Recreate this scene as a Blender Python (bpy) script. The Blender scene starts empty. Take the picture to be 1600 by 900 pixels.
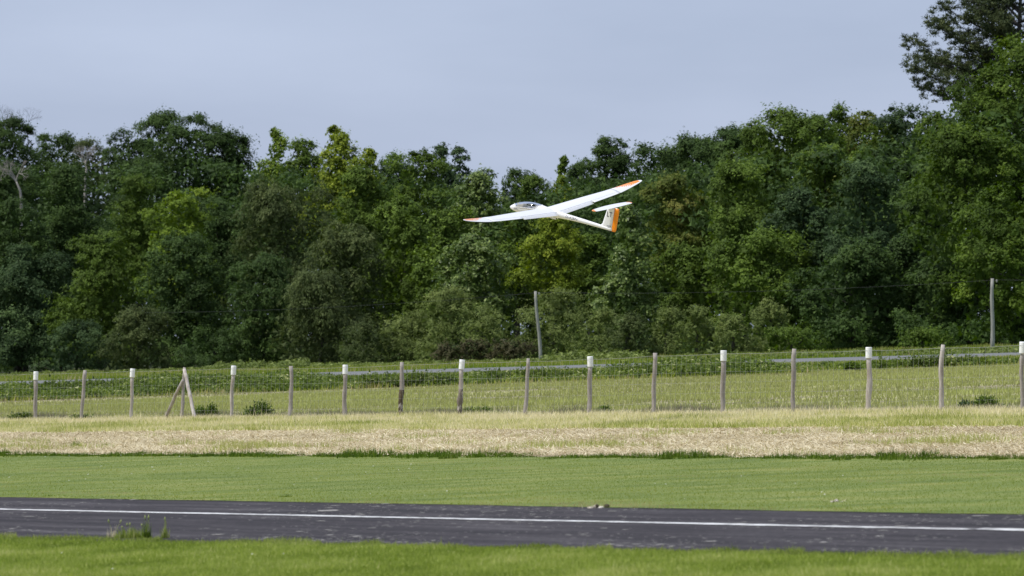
import bpy, math
import numpy as np
from mathutils import Matrix, Vector

# ------------------------------------------------------------------ camera, sky, sun, exposure
sc = bpy.context.scene
COL = sc.collection
EYE = 1.7          # eye height
F = 7000.0         # focal length in photo pixels (1600 wide)
SL = 0.0375        # gentle cross slope of the airfield
cam_d = bpy.data.cameras.new("camera")
cam_d.lens = F / 1600 * 36
cam_d.sensor_width = 36
cam_d.clip_start = 0.5
cam_d.clip_end = 9000
cam_d.dof.use_dof = True
cam_d.dof.focus_distance = 84
cam_d.dof.aperture_fstop = 5.6
cam = bpy.data.objects.new("camera", cam_d)
COL.objects.link(cam)
cam.location = (0, 0, EYE)
cam.rotation_euler = (math.radians(90) + math.atan(71 / F), 0, 0)
sc.camera = cam

SUN_EL, SUN_AZ = 60.0, 256.0      # azimuth clockwise from +Y: high, to the left of the camera
world = bpy.data.worlds.new("World")
sc.world = world
world.use_nodes = True
wt = world.node_tree
wt.nodes.clear()
wo = wt.nodes.new("ShaderNodeOutputWorld")
bg = wt.nodes.new("ShaderNodeBackground")
sky = wt.nodes.new("ShaderNodeTexSky")
sky.sky_type = 'NISHITA'
sky.sun_disc = False
sky.sun_elevation = math.radians(SUN_EL)
sky.sun_rotation = math.radians(SUN_AZ)
sky.air_density = 1.0
sky.dust_density = 2.0
tc = wt.nodes.new("ShaderNodeTexCoord")
mp = wt.nodes.new("ShaderNodeMapping")
mp.inputs['Scale'].default_value = (1.0, 1.0, 4.0)
nz = wt.nodes.new("ShaderNodeTexNoise")
nz.inputs['Scale'].default_value = 7.0
nz.inputs['Detail'].default_value = 5.0
cr = wt.nodes.new("ShaderNodeValToRGB")
cr.color_ramp.elements[0].position = 0.30
cr.color_ramp.elements[1].position = 0.70
BGS = 0.12
cr.color_ramp.elements[0].color = (0.305 / BGS, 0.362 / BGS, 0.498 / BGS, 1)
cr.color_ramp.elements[1].color = (0.385 / BGS, 0.445 / BGS, 0.590 / BGS, 1)
mx = wt.nodes.new("ShaderNodeMix")
mx.data_type = 'RGBA'
mx.inputs[0].default_value = 0.88       # high thin cloud veil over the blue sky
wt.links.new(tc.outputs['Generated'], mp.inputs['Vector'])
wt.links.new(mp.outputs['Vector'], nz.inputs['Vector'])
wt.links.new(nz.outputs['Fac'], cr.inputs['Fac'])
wt.links.new(sky.outputs['Color'], mx.inputs[6])
wt.links.new(cr.outputs['Color'], mx.inputs[7])
wt.links.new(mx.outputs[2], bg.inputs['Color'])
bg.inputs['Strength'].default_value = BGS
wt.links.new(bg.outputs['Background'], wo.inputs['Surface'])

sun_d = bpy.data.lights.new("sun", 'SUN')
sun_d.energy = 2.8
sun_d.angle = math.radians(5.0)
sun_d.color = (1.0, 0.97, 0.92)
sun = bpy.data.objects.new("sun", sun_d)
COL.objects.link(sun)
_e, _a = math.radians(SUN_EL), math.radians(SUN_AZ)
to_sun = Vector((math.sin(_a) * math.cos(_e), math.cos(_a) * math.cos(_e), math.sin(_e)))
sun.rotation_euler = to_sun.to_track_quat('Z', 'Y').to_euler()
sun.location = to_sun * 500

sc.view_settings.view_transform = 'Standard'
sc.view_settings.look = 'None'
sc.view_settings.exposure = 0.42
sc.view_settings.gamma = 1.0
sc.view_settings.use_curve_mapping = False
sc.cycles.max_bounces = 6
sc.cycles.transparent_max_bounces = 8

# ------------------------------------------------------------------ helpers
rng = np.random.default_rng(7)

def gz(x, y=None):
    """height of the airfield ground: an even cross slope that levels out far to the sides"""
    x = np.asarray(x, float)
    a = np.abs(x)
    b = np.where(a < 70, a, 70 + 60 * np.tanh((a - 70) / 60))
    return SL * np.sign(x) * b

def zpix(u, v):                      # distance of the ground seen at photo pixel (u, v)
    return EYE * F / (v - 521 + SL * (u - 800))

def vbase(u, Z):
    return 521 - SL * (u - 800) + EYE * F / Z

def gp(u, v):
    Z = zpix(u, v)
    X = (u - 800) / F * Z
    return np.array([X, Z, float(gz(X))])

EDIR = np.array([0.561, -0.828])      # along fence / runway
NDIR = np.array([0.828, 0.561])       # away from the camera, across them

def tcoord(x, y):
    return x * NDIR[0] + y * NDIR[1]

def scoord(x, y):
    return x * EDIR[0] + y * EDIR[1]

def xy(s, t):
    return s * EDIR[0] + t * NDIR[0], s * EDIR[1] + t * NDIR[1]

def vnoise(x, y, seed=0):
    r = np.random.default_rng(seed)
    T = r.random((256, 256))
    xi, yi = np.floor(x).astype(int), np.floor(y).astype(int)
    fx, fy = x - xi, y - yi
    fx, fy = fx * fx * (3 - 2 * fx), fy * fy * (3 - 2 * fy)
    a, b = T[xi % 256, yi % 256], T[(xi + 1) % 256, yi % 256]
    c, d = T[xi % 256, (yi + 1) % 256], T[(xi + 1) % 256, (yi + 1) % 256]
    return (a * (1 - fx) + b * fx) * (1 - fy) + (c * (1 - fx) + d * fx) * fy

def mesh_np(name, V, Fc, mat=None, tint=None, smooth=False, k=3):
    """V (n,3), Fc (m,k) uniform faces, tint one float per face"""
    me = bpy.data.meshes.new(name)
    V = np.ascontiguousarray(V, np.float32)
    Fc = np.ascontiguousarray(Fc, np.int32)
    me.vertices.add(len(V))
    me.vertices.foreach_set("co", V.ravel())
    me.loops.add(Fc.size)
    me.loops.foreach_set("vertex_index", Fc.ravel())
    me.polygons.add(len(Fc))
    me.polygons.foreach_set("loop_start", np.arange(0, Fc.size, k, dtype=np.int32))
    if smooth:
        me.polygons.foreach_set("use_smooth", np.ones(len(Fc), bool))
    if tint is not None:
        at = me.attributes.new("tint", 'FLOAT', 'FACE')
        at.data.foreach_set("value", np.ascontiguousarray(tint, np.float32))
    me.update(calc_edges=True)
    if mat:
        me.materials.append(mat)
    return me

def obj(name, me, parent=None, loc=None):
    o = bpy.data.objects.new(name, me)
    COL.objects.link(o)
    if parent is not None:
        o.parent = parent
    if loc is not None:
        o.location = loc
    return o

def thing(name, label, cat, loc=(0, 0, 0), rz=0.0, group=None):
    o = bpy.data.objects.new(name, None)
    COL.objects.link(o)
    o.location = loc
    o.rotation_euler = (0, 0, rz)
    o.empty_display_size = 0.3
    o['label'] = label
    o['category'] = cat
    if group:
        o['group'] = group
    return o

def tag(o, label=None, cat=None, kind=None, group=None):
    if label: o['label'] = label
    if cat: o['category'] = cat
    if kind: o['kind'] = kind
    if group: o['group'] = group
    return o

class MB:
    """collects polygons for one mesh"""
    def __init__(s):
        s.v, s.f = [], []
    def tube(s, pts, rad, n=8, cap=True, jit=0.0, r=rng):
        base = len(s.v)
        pts = [np.array(p, float) for p in pts]
        for i, p in enumerate(pts):
            d = pts[min(i + 1, len(pts) - 1)] - pts[max(i - 1, 0)]
            d /= (np.linalg.norm(d) + 1e-9)
            a = np.cross(d, [0.13, 0.95, 0.28]); a /= np.linalg.norm(a)
            b = np.cross(d, a)
            for j in range(n):
                th = 2 * math.pi * j / n
                q = rad[i] * (1 + (jit * r.normal() if jit else 0))
                s.v.append(p + q * (math.cos(th) * a + math.sin(th) * b))
        for i in range(len(pts) - 1):
            for j in range(n):
                k = (j + 1) % n
                s.f.append((base + i * n + j, base + i * n + k, base + (i + 1) * n + k, base + (i + 1) * n + j))
        if cap:
            s.f.append(tuple(base + j for j in range(n))[::-1])
            s.f.append(tuple(base + (len(pts) - 1) * n + j for j in range(n)))
        return s
    def box(s, c, h, rot=None):
        base = len(s.v)
        for dz in (-1, 1):
            for dx, dy in ((-1, -1), (1, -1), (1, 1), (-1, 1)):
                p = np.array([dx * h[0], dy * h[1], dz * h[2]], float)
                if rot is not None: p = np.array(rot) @ p
                s.v.append(np.array(c) + p)
        for q in ((3, 2, 1, 0), (4, 5, 6, 7), (0, 1, 5, 4), (1, 2, 6, 5), (2, 3, 7, 6), (3, 0, 4, 7)):
            s.f.append(tuple(base + i for i in q))
        return s
    def loft(s, rings, close=True, caps=True):
        base = len(s.v)
        n = len(rings[0])
        for R_ in rings:
            for p in R_: s.v.append(np.array(p, float))
        for i in range(len(rings) - 1):
            for j in range(n if close else n - 1):
                k = (j + 1) % n
                s.f.append((base + i * n + j, base + (i + 1) * n + j, base + (i + 1) * n + k, base + i * n + k))
        if caps:
            s.f.append(tuple(base + j for j in range(n)))
            s.f.append(tuple(base + (len(rings) - 1) * n + j for j in range(n))[::-1])
        return s
    def mesh(s, name, mat, smooth=True):
        me = bpy.data.meshes.new(name)
        me.from_pydata([tuple(map(float, p)) for p in s.v], [], s.f)
        if smooth:
            me.polygons.foreach_set("use_smooth", [True] * len(me.polygons))
        me.update()
        if mat: me.materials.append(mat)
        return me

# ------------------------------------------------------------------ materials
def new_mat(name):
    m = bpy.data.materials.new(name)
    m.use_nodes = True
    m.node_tree.nodes.clear()
    return m, m.node_tree

def N(t, typ, **kw):
    n = t.nodes.new(typ)
    for k_, v_ in kw.items():
        if k_ in n.inputs: n.inputs[k_].default_value = v_
        else: setattr(n, k_, v_)
    return n

def ramp(t, stops, interp='LINEAR'):
    r = t.nodes.new("ShaderNodeValToRGB")
    r.color_ramp.interpolation = interp
    while len(r.color_ramp.elements) < len(stops):
        r.color_ramp.elements.new(0.5)
    for e, (p, c) in zip(r.color_ramp.elements, stops):
        e.position = p
        e.color = tuple(c) + (1,)
    return r

def leaf_mat(name, stops, trans=0.3, rough=0.6, spec=0.10):
    m, t = new_mat(name)
    out = N(t, "ShaderNodeOutputMaterial")
    at = N(t, "ShaderNodeAttribute", attribute_name="tint")
    r = ramp(t, stops)
    t.links.new(at.outputs['Fac'], r.inputs['Fac'])
    p = N(t, "ShaderNodeBsdfPrincipled")
    p.inputs['Roughness'].default_value = rough
    p.inputs['Specular IOR Level'].default_value = spec
    tr = N(t, "ShaderNodeBsdfTranslucent")
    hs = N(t, "ShaderNodeHueSaturation", Saturation=1.15, Value=1.15)
    t.links.new(r.outputs['Color'], hs.inputs['Color'])
    t.links.new(hs.outputs['Color'], tr.inputs['Color'])
    t.links.new(r.outputs['Color'], p.inputs['Base Color'])
    ms = N(t, "ShaderNodeMixShader")
    ms.inputs[0].default_value = trans
    t.links.new(p.outputs[0], ms.inputs[1]); t.links.new(tr.outputs[0], ms.inputs[2])
    t.links.new(ms.outputs[0], out.inputs['Surface'])
    return m

def noise_mat(name, stops, scale=5.0, detail=6.0, rough=0.85, stretch=(1, 1, 1), bump=0.0, coord='Object', metallic=0.0, spec=0.3, rotz=0.0):
    m, t = new_mat(name)
    out = N(t, "ShaderNodeOutputMaterial")
    c = N(t, "ShaderNodeTexCoord")
    mpn = N(t, "ShaderNodeMapping")
    mpn.inputs['Scale'].default_value = stretch
    mpn.inputs['Rotation'].default_value = (0, 0, rotz)
    n = N(t, "ShaderNodeTexNoise")
    n.inputs['Scale'].default_value = scale
    n.inputs['Detail'].default_value = detail
    n.inputs['Roughness'].default_value = 0.65
    r = ramp(t, stops)
    p = N(t, "ShaderNodeBsdfPrincipled")
    p.inputs['Roughness'].default_value = rough
    p.inputs['Metallic'].default_value = metallic
    p.inputs['Specular IOR Level'].default_value = spec
    t.links.new(c.outputs[coord], mpn.inputs['Vector'])
    t.links.new(mpn.outputs['Vector'], n.inputs['Vector'])
    t.links.new(n.outputs['Fac'], r.inputs['Fac'])
    t.links.new(r.outputs['Color'], p.inputs['Base Color'])
    if bump:
        b = N(t, "ShaderNodeBump")
        b.inputs['Strength'].default_value = bump
        b.inputs['Distance'].default_value = 0.02
        t.links.new(n.outputs['Fac'], b.inputs['Height'])
        t.links.new(b.outputs['Normal'], p.inputs['Normal'])
    t.links.new(p.outputs[0], out.inputs['Surface'])
    return m

def sc3(c, k): return tuple(x * k for x in c)

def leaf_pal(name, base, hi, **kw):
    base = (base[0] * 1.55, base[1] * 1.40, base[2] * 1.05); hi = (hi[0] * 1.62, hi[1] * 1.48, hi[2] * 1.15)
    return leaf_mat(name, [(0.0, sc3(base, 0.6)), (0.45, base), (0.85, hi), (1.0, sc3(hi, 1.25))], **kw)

LEAF = {
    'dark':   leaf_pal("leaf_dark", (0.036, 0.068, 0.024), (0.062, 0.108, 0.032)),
    'blue':   leaf_pal("leaf_blue_green", (0.036, 0.068, 0.034), (0.070, 0.116, 0.052)),
    'mid':    leaf_pal("leaf_mid", (0.060, 0.104, 0.022), (0.106, 0.170, 0.034)),
    'bright': leaf_pal("leaf_bright", (0.095, 0.158, 0.024), (0.170, 0.240, 0.040)),
    'lime':   leaf_pal("leaf_lime", (0.110, 0.165, 0.022), (0.190, 0.240, 0.036)),
    'silver': leaf_pal("leaf_silver", (0.068, 0.118, 0.030), (0.165, 0.225, 0.085), rough=0.45, spec=0.25),
    'grey':   leaf_pal("leaf_grey_green", (0.052, 0.078, 0.032), (0.096, 0.126, 0.056)),
    'rust':   leaf_pal("leaf_rust", (0.072, 0.105, 0.024), (0.120, 0.130, 0.040)),
    'oak':    leaf_pal("leaf_oak", (0.042, 0.078, 0.014), (0.080, 0.128, 0.022)),
    'pine':   leaf_pal("needle_pine", (0.042, 0.062, 0.034), (0.072, 0.092, 0.042), trans=0.1),
    'shrub':  leaf_pal("leaf_shrub", (0.100, 0.142, 0.052), (0.165, 0.212, 0.086)),
    'bramble': leaf_mat("leaf_bramble", [(0, (0.07, 0.066, 0.03)), (0.5, (0.105, 0.095, 0.045)), (0.8, (0.06, 0.09, 0.025)), (1, (0.11, 0.14, 0.04))]),
    'fern':   leaf_pal("leaf_fern", (0.090, 0.160, 0.024), (0.170, 0.250, 0.040)),
}
BARK = noise_mat("bark", [(0.3, (0.035, 0.03, 0.024)), (0.7, (0.10, 0.09, 0.075))], scale=6, stretch=(3, 3, 0.6), bump=0.5)
BARK_PALE = noise_mat("bark_pale", [(0.3, (0.20, 0.18, 0.15)), (0.7, (0.42, 0.39, 0.34))], scale=5, stretch=(3, 3, 0.6), bump=0.3)

# ------------------------------------------------------------------ ground sheets
def sheet(name, pts_st, mat, h, ns=60, nt=8, edge=0.0, seed=1):
    """sheet between two edge lines given as (s,t_near,t_far) samples; conforms to the ground, h above it"""
    ss = np.linspace(pts_st[0][0], pts_st[-1][0], ns)
    t0 = np.interp(ss, [p[0] for p in pts_st], [p[1] for p in pts_st])
    t1 = np.interp(ss, [p[0] for p in pts_st], [p[2] for p in pts_st])
    if edge:
        t0 = t0 + edge * (vnoise(ss * 1.3, ss * 0 + 3.3, seed) - .5) * 2 + edge * .7 * (vnoise(ss * 6.1, ss * 0 + 1.3, seed + 5) - .5)
        t1 = t1 + edge * (vnoise(ss * 1.1, ss * 0 + 9.1, seed + 9) - .5) * 2 + edge * .7 * (vnoise(ss * 5.3, ss * 0 + 1.7, seed + 7) - .5)
    V, Fc = [], []
    for j in range(nt + 1):
        tt = t0 + (t1 - t0) * j / nt
        x, y = xy(ss, tt)
        V.append(np.stack([x, y, gz(x) + h], 1))
    V = np.concatenate(V)
    for j in range(nt):
        i = np.arange(ns - 1)
        Fc.append(np.stack([j * ns + i, j * ns + i + 1, (j + 1) * ns + i + 1, (j + 1) * ns + i], 1))
    me = mesh_np(name, V, np.concatenate(Fc), mat, k=4)
    o = obj(name, me)
    o['kind'] = 'structure'
    return o

ROT = math.atan2(EDIR[1], EDIR[0])    # direction of runway and fence in the ground plane

G_SOIL = noise_mat("ground_wood_floor", [(0.3, (0.03, 0.04, 0.018)), (0.7, (0.07, 0.085, 0.03))], scale=0.6)
G_NEAR = noise_mat("ground_lawn_near", [(0.36, (0.17, 0.21, 0.030)), (0.5, (0.25, 0.30, 0.045)), (0.64, (0.33, 0.37, 0.07))], scale=3.0, detail=8)
G_MID = noise_mat("ground_lawn", [(0.36, (0.095, 0.138, 0.022)), (0.5, (0.148, 0.190, 0.035)), (0.64, (0.215, 0.235, 0.058))], scale=1.6, detail=12, stretch=(.35, 1, 1), rotz=-ROT)
G_HAY = noise_mat("ground_hay", [(0.36, (0.42, 0.36, 0.23)), (0.5, (0.56, 0.48, 0.33)), (0.75, (0.66, 0.58, 0.43))], scale=2.2, detail=10)
G_ROUGH = noise_mat("ground_rough_grass", [(0.36, (0.30, 0.31, 0.10)), (0.5, (0.45, 0.43, 0.19)), (0.64, (0.56, 0.50, 0.30))], scale=1.2, detail=8)
G_VERGE = noise_mat("ground_verge", [(0.3, (0.06, 0.11, 0.02)), (0.7, (0.13, 0.19, 0.04))], scale=0.7, detail=8)

# big ground to the horizon
gx = np.unique(np.concatenate([np.linspace(-70, 70, 29), np.array([-4000, -2000, -1000, -500, -300, -200, -150, -120, -100, -85, 85, 100, 120, 150, 200, 300, 500, 1000, 2000, 4000])]))
gy = np.array([-300, -100, 0, 25, 60, 100, 160, 220, 300, 400, 600, 1000, 2000, 4000, 6500])
XX, YY = np.meshgrid(gx, gy)
V = np.stack([XX.ravel(), YY.ravel(), gz(XX.ravel())], 1)
nx = len(gx)
i, j = np.meshgrid(np.arange(nx - 1), np.arange(len(gy) - 1))
a = (j * nx + i).ravel()
g = obj("ground", mesh_np("ground", V, np.stack([a, a + 1, a + nx + 1, a + nx], 1), G_SOIL, k=4))
g['kind'] = 'structure'

# runway edge lines in (s,t)
def st_of(u, v):
    p = gp(u, v)
    return scoord(p[0], p[1]), tcoord(p[0], p[1])
rn = [st_of(0, 838), st_of(800, 853), st_of(1600, 868)]
rf = [st_of(0, 778), st_of(800, 792), st_of(1600, 806)]
def line_fit(pts):
    A = np.polyfit([p[0] for p in pts], [p[1] for p in pts], 1)
    return A
RN, RF = line_fit(rn), line_fit(rf)
def rw(ss, A): return A[0] * ss + A[1]
S0, S1 = -75.0, 0.0
def band(t0, t1, s0=-110.0, s1=40.0):
    return [(s0, t0, t1), (s1, t0, t1)]

sheet("near_lawn", [(-75, 2.0, rw(-75, RN) - .2), (10, 2.0, rw(10, RN) - .2)], G_NEAR, 0.004, ns=300, edge=.10, seed=2)

# asphalt
m, t = new_mat("asphalt")
out = N(t, "ShaderNodeOutputMaterial")
c = N(t, "ShaderNodeTexCoord")
mpn = N(t, "ShaderNodeMapping"); mpn.inputs['Rotation'].default_value = (0, 0, -ROT)
t.links.new(c.outputs['Object'], mpn.inputs['Vector'])
mps = N(t, "ShaderNodeMapping"); mps.inputs['Scale'].default_value = (0.32, 3.2, 1.0)
t.links.new(mpn.outputs['Vector'], mps.inputs['Vector'])
n1 = N(t, "ShaderNodeTexNoise"); n1.inputs['Scale'].default_value = 0.9; n1.inputs['Detail'].default_value = 9; n1.inputs['Roughness'].default_value = 0.6
t.links.new(mps.outputs['Vector'], n1.inputs['Vector'])
r1 = ramp(t, [(0.34, (0.019, 0.016, 0.018)), (0.5, (0.035, 0.030, 0.032)), (0.66, (0.070, 0.063, 0.066))])
t.links.new(n1.outputs['Fac'], r1.inputs['Fac'])
n3 = N(t, "ShaderNodeTexNoise"); n3.inputs['Scale'].default_value = 16.0; n3.inputs['Detail'].default_value = 4
t.links.new(mpn.outputs['Vector'], n3.inputs['Vector'])
r3 = ramp(t, [(0.3, (0.55, 0.55, 0.55)), (0.7, (1.45, 1.45, 1.45))])
t.links.new(n3.outputs['Fac'], r3.inputs['Fac'])
mu = N(t, "ShaderNodeMix"); mu.data_type = 'RGBA'; mu.blend_type = 'MULTIPLY'; mu.inputs[0].default_value = 1.0
t.links.new(r1.outputs['Color'], mu.inputs[6]); t.links.new(r3.outputs['Color'], mu.inputs[7])
p = N(t, "ShaderNodeBsdfPrincipled"); p.inputs['Roughness'].default_value = 0.9; p.inputs['Specular IOR Level'].default_value = 0.25
t.links.new(mu.outputs[2], p.inputs['Base Color'])
t.links.new(p.outputs[0], out.inputs['Surface'])
ASPH = m
sheet("runway", [(-75, rw(-75, RN) - .45, rw(-75, RF) + .15), (10, rw(10, RN) - .45, rw(10, RF) + .15)], ASPH, 0.008, ns=500, edge=0.05, seed=4)

# pale chips and flakes lying on the asphalt (flat, 2 mm thick)
CHIP = noise_mat("pale_chips", [(0.3, (0.16, 0.15, 0.14)), (0.7, (0.46, 0.44, 0.40))], scale=9)
def chips():
    r = np.random.default_rng(21)
    n = 10000
    ss = r.uniform(-50, -17, n)
    f = np.where(r.random(n) < .3, r.beta(.6, 3, n) * .5, r.random(n))
    f = np.where(r.random(n) < .08, 1 - r.beta(.6, 6, n), f)
    tt = rw(ss, RN) + f * (rw(ss, RF) - rw(ss, RN))
    x, y = xy(ss, tt)
    ln = np.exp(r.normal(-4.35, .6, n)) * 1.0
    k = vnoise(ss * .7, tt * 1.5, 8) * .6 + vnoise(ss * .25, tt * .3, 18) * .5
    keep = k + r.random(n) * .25 > .60
    x, y, ln = x[keep], y[keep], ln[keep]
    V, Fc = [], []
    for q in range(len(x)):
        m_ = 6
        base = len(V)
        asp = r.uniform(.4, 1.7)
        for a_ in range(m_):
            th = a_ / m_ * 2 * math.pi
            rr = ln[q] * r.uniform(.6, 1.3)
            px, py = rr * math.cos(th) * 1.2, rr * math.sin(th) * .7 * asp
            wx = x[q] + px * EDIR[0] + py * NDIR[0]; wy = y[q] + px * EDIR[1] + py * NDIR[1]
            V.append((wx, wy, float(gz(wx)) + .0122))
        for a_ in range(1, m_ - 1):
            Fc.append((base, base + a_, base + a_ + 1))
    o = obj("paint_chips", mesh_np("paint_chips", np.array(V), np.array(Fc), CHIP))
    tag(o, kind='stuff')
chips()

# white line painted along the runway
WLINE = noise_mat("line_paint", [(0.34, (0.24, 0.23, 0.23)), (0.47, (0.62, 0.62, 0.61)), (0.7, (0.84, 0.84, 0.84))], scale=5, detail=12)
def runway_line():
    ln_ = line_fit([st_of(0, 797.5), st_of(800, 813.5), st_of(1500, 829.5)])
    smark = st_of(1521, 830.2)[0]
    for k_, (a_, b_) in enumerate([(-75, smark - .10), (smark - .101, 10)]):
        ss = np.arange(a_, b_, 0.06)
        w = 0.066 + .02 * (vnoise(ss * 2.1, ss * 0, 3) - .5) + .02 * (vnoise(ss * 9, ss * 0, 5) - .5)
        ce = ln_[0] * ss + ln_[1] + .03 * (vnoise(ss * .8, ss * 0, 13) - .5)
        if k_ == 0:
            w = w * np.clip((b_ - ss) / .3, .75, 1) ** .6
        else:
            d = ss - a_
            w = w * (1.0 + .7 * np.exp(-((d - .45) / .35) ** 2)) * np.clip(.7 + d / .3, 0, 1)
            ce = ce + .08 * np.exp(-d / 1.2)
        V = []
        for sg in (-1, 1):
            x, y = xy(ss, ce + sg * w)
            V.append(np.stack([x, y, gz(x) + .0138], 1))
        n = len(ss)
        i_ = np.arange(n - 1)
        o = obj("runway_line", mesh_np("runway_line", np.concatenate(V), np.stack([i_, i_ + 1, n + i_ + 1, n + i_], 1), WLINE, k=4))
        o['kind'] = 'structure'
        o['label'] = ["long white painted line running along the asphalt runway", "short bright white line segment at the right end of the runway"][k_]
runway_line()

sheet("lawn", [(-110, rw(-110, RF), 34.4), (20, rw(20, RF), 34.4)], G_MID, 0.0125, ns=600, edge=.05, seed=3)
sheet("hay_strip", band(34.4, 44.0), G_HAY, 0.010, ns=120)
sheet("rough_grass_strip", band(44.0, 50.9), G_ROUGH, 0.008, ns=120)

# field of young crop: rows of plants over brown soil
m, t = new_mat("field_soil")
out = N(t, "ShaderNodeOutputMaterial")
c = N(t, "ShaderNodeTexCoord")
mpn = N(t, "ShaderNodeMapping"); mpn.inputs['Rotation'].default_value = (0, 0, -math.radians(-8)); mpn.inputs['Scale'].default_value = (0.35, 1.0, 1.0)
t.links.new(c.outputs['Object'], mpn.inputs['Vector'])
n1 = N(t, "ShaderNodeTexNoise"); n1.inputs['Scale'].default_value = 0.35; n1.inputs['Detail'].default_value = 10; n1.inputs['Roughness'].default_value = 0.7
t.links.new(mpn.outputs['Vector'], n1.inputs['Vector'])
r1 = ramp(t, [(0.37, (0.20, 0.16, 0.115)), (0.47, (0.29, 0.26, 0.16)), (0.56, (0.37, 0.365, 0.15)), (0.8, (0.43, 0.43, 0.20))])
t.links.new(n1.outputs['Fac'], r1.inputs['Fac'])
p = N(t, "ShaderNodeBsdfPrincipled"); p.inputs['Roughness'].default_value = 0.95; p.inputs['Specular IOR Level'].default_value = 0.15
t.links.new(r1.outputs['Color'], p.inputs['Base Color'])
t.links.new(p.outputs[0], out.inputs['Surface'])
G_FIELD = m
# field far edge in x,y: nearly square to the view
FE = np.polyfit([gp(0, 627)[0], gp(800, 600)[0], gp(1600, 570)[0]], [gp(0, 627)[1], gp(800, 600)[1], gp(1600, 570)[1]], 1)
def field_far(x): return FE[0] * x + FE[1]
def road_near(x): return np.interp(x, [gp(0, 604)[0], gp(800, 580)[0], gp(1600, 557.5)[0]], [gp(0, 604)[1], gp(800, 580)[1], gp(1600, 557.5)[1]])
def poly_sheet(name, ynear, yfar, mat, h, x0=-64, x1=64, nx_=129, ny_=30):
    xs = np.linspace(x0, x1, nx_)
    V = []
    for q in range(ny_ + 1):
        f = q / ny_
        yy = ynear(xs) * (1 - f) + yfar(xs) * f
        V.append(np.stack([xs, yy, gz(xs) + h], 1))
    i_, j_ = np.meshgrid(np.arange(nx_ - 1), np.arange(ny_))
    a_ = (j_ * nx_ + i_).ravel()
    o = obj(name, mesh_np(name, np.concatenate(V), np.stack([a_, a_ + 1, a_ + nx_ + 1, a_ + nx_], 1), mat, k=4))
    o['kind'] = 'structure'
    return o
def fence_y(x): return (50.6 - NDIR[0] * x) / NDIR[1]
poly_sheet("field", lambda x: fence_y(x) + .4, lambda x: np.maximum(field_far(x), fence_y(x) + 1), G_FIELD, 0.006)
ROADM = noise_mat("road_asphalt", [(0.3, (0.13, 0.135, 0.138)), (0.7, (0.185, 0.19, 0.19))], scale=0.8, detail=6)
def lin(ps):
    A = np.polyfit([p_[0] for p_ in ps], [p_[1] for p_ in ps], 1)
    return lambda x: A[0] * np.asarray(x) + A[1]
road_n = lin([gp(0, 603.5)[:2], gp(800, 580)[:2], gp(1600, 558.5)[:2]])
road_f = lin([gp(0, 597.5)[:2], gp(800, 573.7)[:2], gp(1600, 551.5)[:2]])
poly_sheet("verge", lambda x: field_far(x), lambda x: road_n(x) + .5, G_VERGE, 0.010)
poly_sheet("road", road_n, road_f, ROADM, 0.030)
poly_sheet("far_verge", lambda x: road_f(x) - .5, lambda x: road_f(x) + 60, G_VERGE, 0.014)

# ------------------------------------------------------------------ blades and leaves
def blades(x, y, h, w, lean, r, z0=0.0, yaw=None, zb=None):
    """one upright triangle per blade; w full width, lean fraction of h"""
    n = len(x)
    yaw = r.uniform(0, 2 * np.pi, n) if yaw is None else yaw
    la = r.uniform(0, 2 * np.pi, n)
    z = (gz(x) if zb is None else zb) + z0
    wx, wy = np.cos(yaw) * w / 2, np.sin(yaw) * w / 2
    lx, ly = np.cos(la) * lean * h, np.sin(la) * lean * h
    V = np.empty((n, 3, 3), np.float32)
    V[:, 0] = np.stack([x - wx, y - wy, z], 1)
    V[:, 1] = np.stack([x + wx, y + wy, z], 1)
    V[:, 2] = np.stack([x + lx, y + ly, z + h], 1)
    return V.reshape(-1, 3)

def blade_obj(name, V, tint, mat, kind='stuff', parent=None):
    n = len(V) // 3
    o = obj(name, mesh_np(name, V, np.arange(3 * n).reshape(n, 3), mat, tint=tint), parent)
    if kind: o['kind'] = kind
    return o

def in_view(x, y, margin=1.12):
    return np.abs(x) < y * (800 / F) * margin + .3

def scatter(n, s0, s1, t0, t1, r, margin=1.12):
    s = r.uniform(s0, s1, n); tt = r.uniform(t0, t1, n)
    x, y = xy(s, tt)
    k = in_view(x, y, margin)
    return x[k], y[k], s[k], tt[k]

GRASS_NEAR = leaf_mat("grass_near", [(0, (0.155, 0.205, 0.040)), (0.3, (0.25, 0.315, 0.065)), (0.65, (0.36, 0.42, 0.105)), (1, (0.60, 0.58, 0.26))], trans=0.35)
GRASS_MID = leaf_mat("grass_mid", [(0, (0.130, 0.195, 0.024)), (0.35, (0.210, 0.272, 0.042)), (0.7, (0.305, 0.345, 0.070)), (1, (0.50, 0.42, 0.22))], trans=0.5)
GRASS_DARK = leaf_mat("grass_tussock", [(0, (0.06, 0.11, 0.015)), (0.5, (0.12, 0.19, 0.024)), (1, (0.26, 0.32, 0.05))], trans=0.3)
STRAW = leaf_mat("straw", [(0, (0.34, 0.28, 0.17)), (0.5, (0.64, 0.56, 0.37)), (0.8, (0.78, 0.71, 0.52)), (1, (0.45, 0.48, 0.18))], trans=0.15)
ROUGHG = leaf_mat("grass_rough", [(0, (0.24, 0.28, 0.06)), (0.35, (0.42, 0.45, 0.13)), (0.65, (0.64, 0.60, 0.29)), (1, (0.80, 0.72, 0.48))], trans=0.25)
CROP = leaf_mat("crop_leaf", [(0, (0.22, 0.18, 0.12)), (0.3, (0.31, 0.32, 0.12)), (0.7, (0.43, 0.46, 0.16)), (1, (0.42, 0.45, 0.16))], trans=0.3)
WEED = leaf_mat("weed_leaf", [(0, (0.055, 0.085, 0.02)), (0.5, (0.11, 0.155, 0.032)), (0.85, (0.22, 0.28, 0.06)), (1, (0.50, 0.50, 0.24))], trans=0.35)

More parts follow.
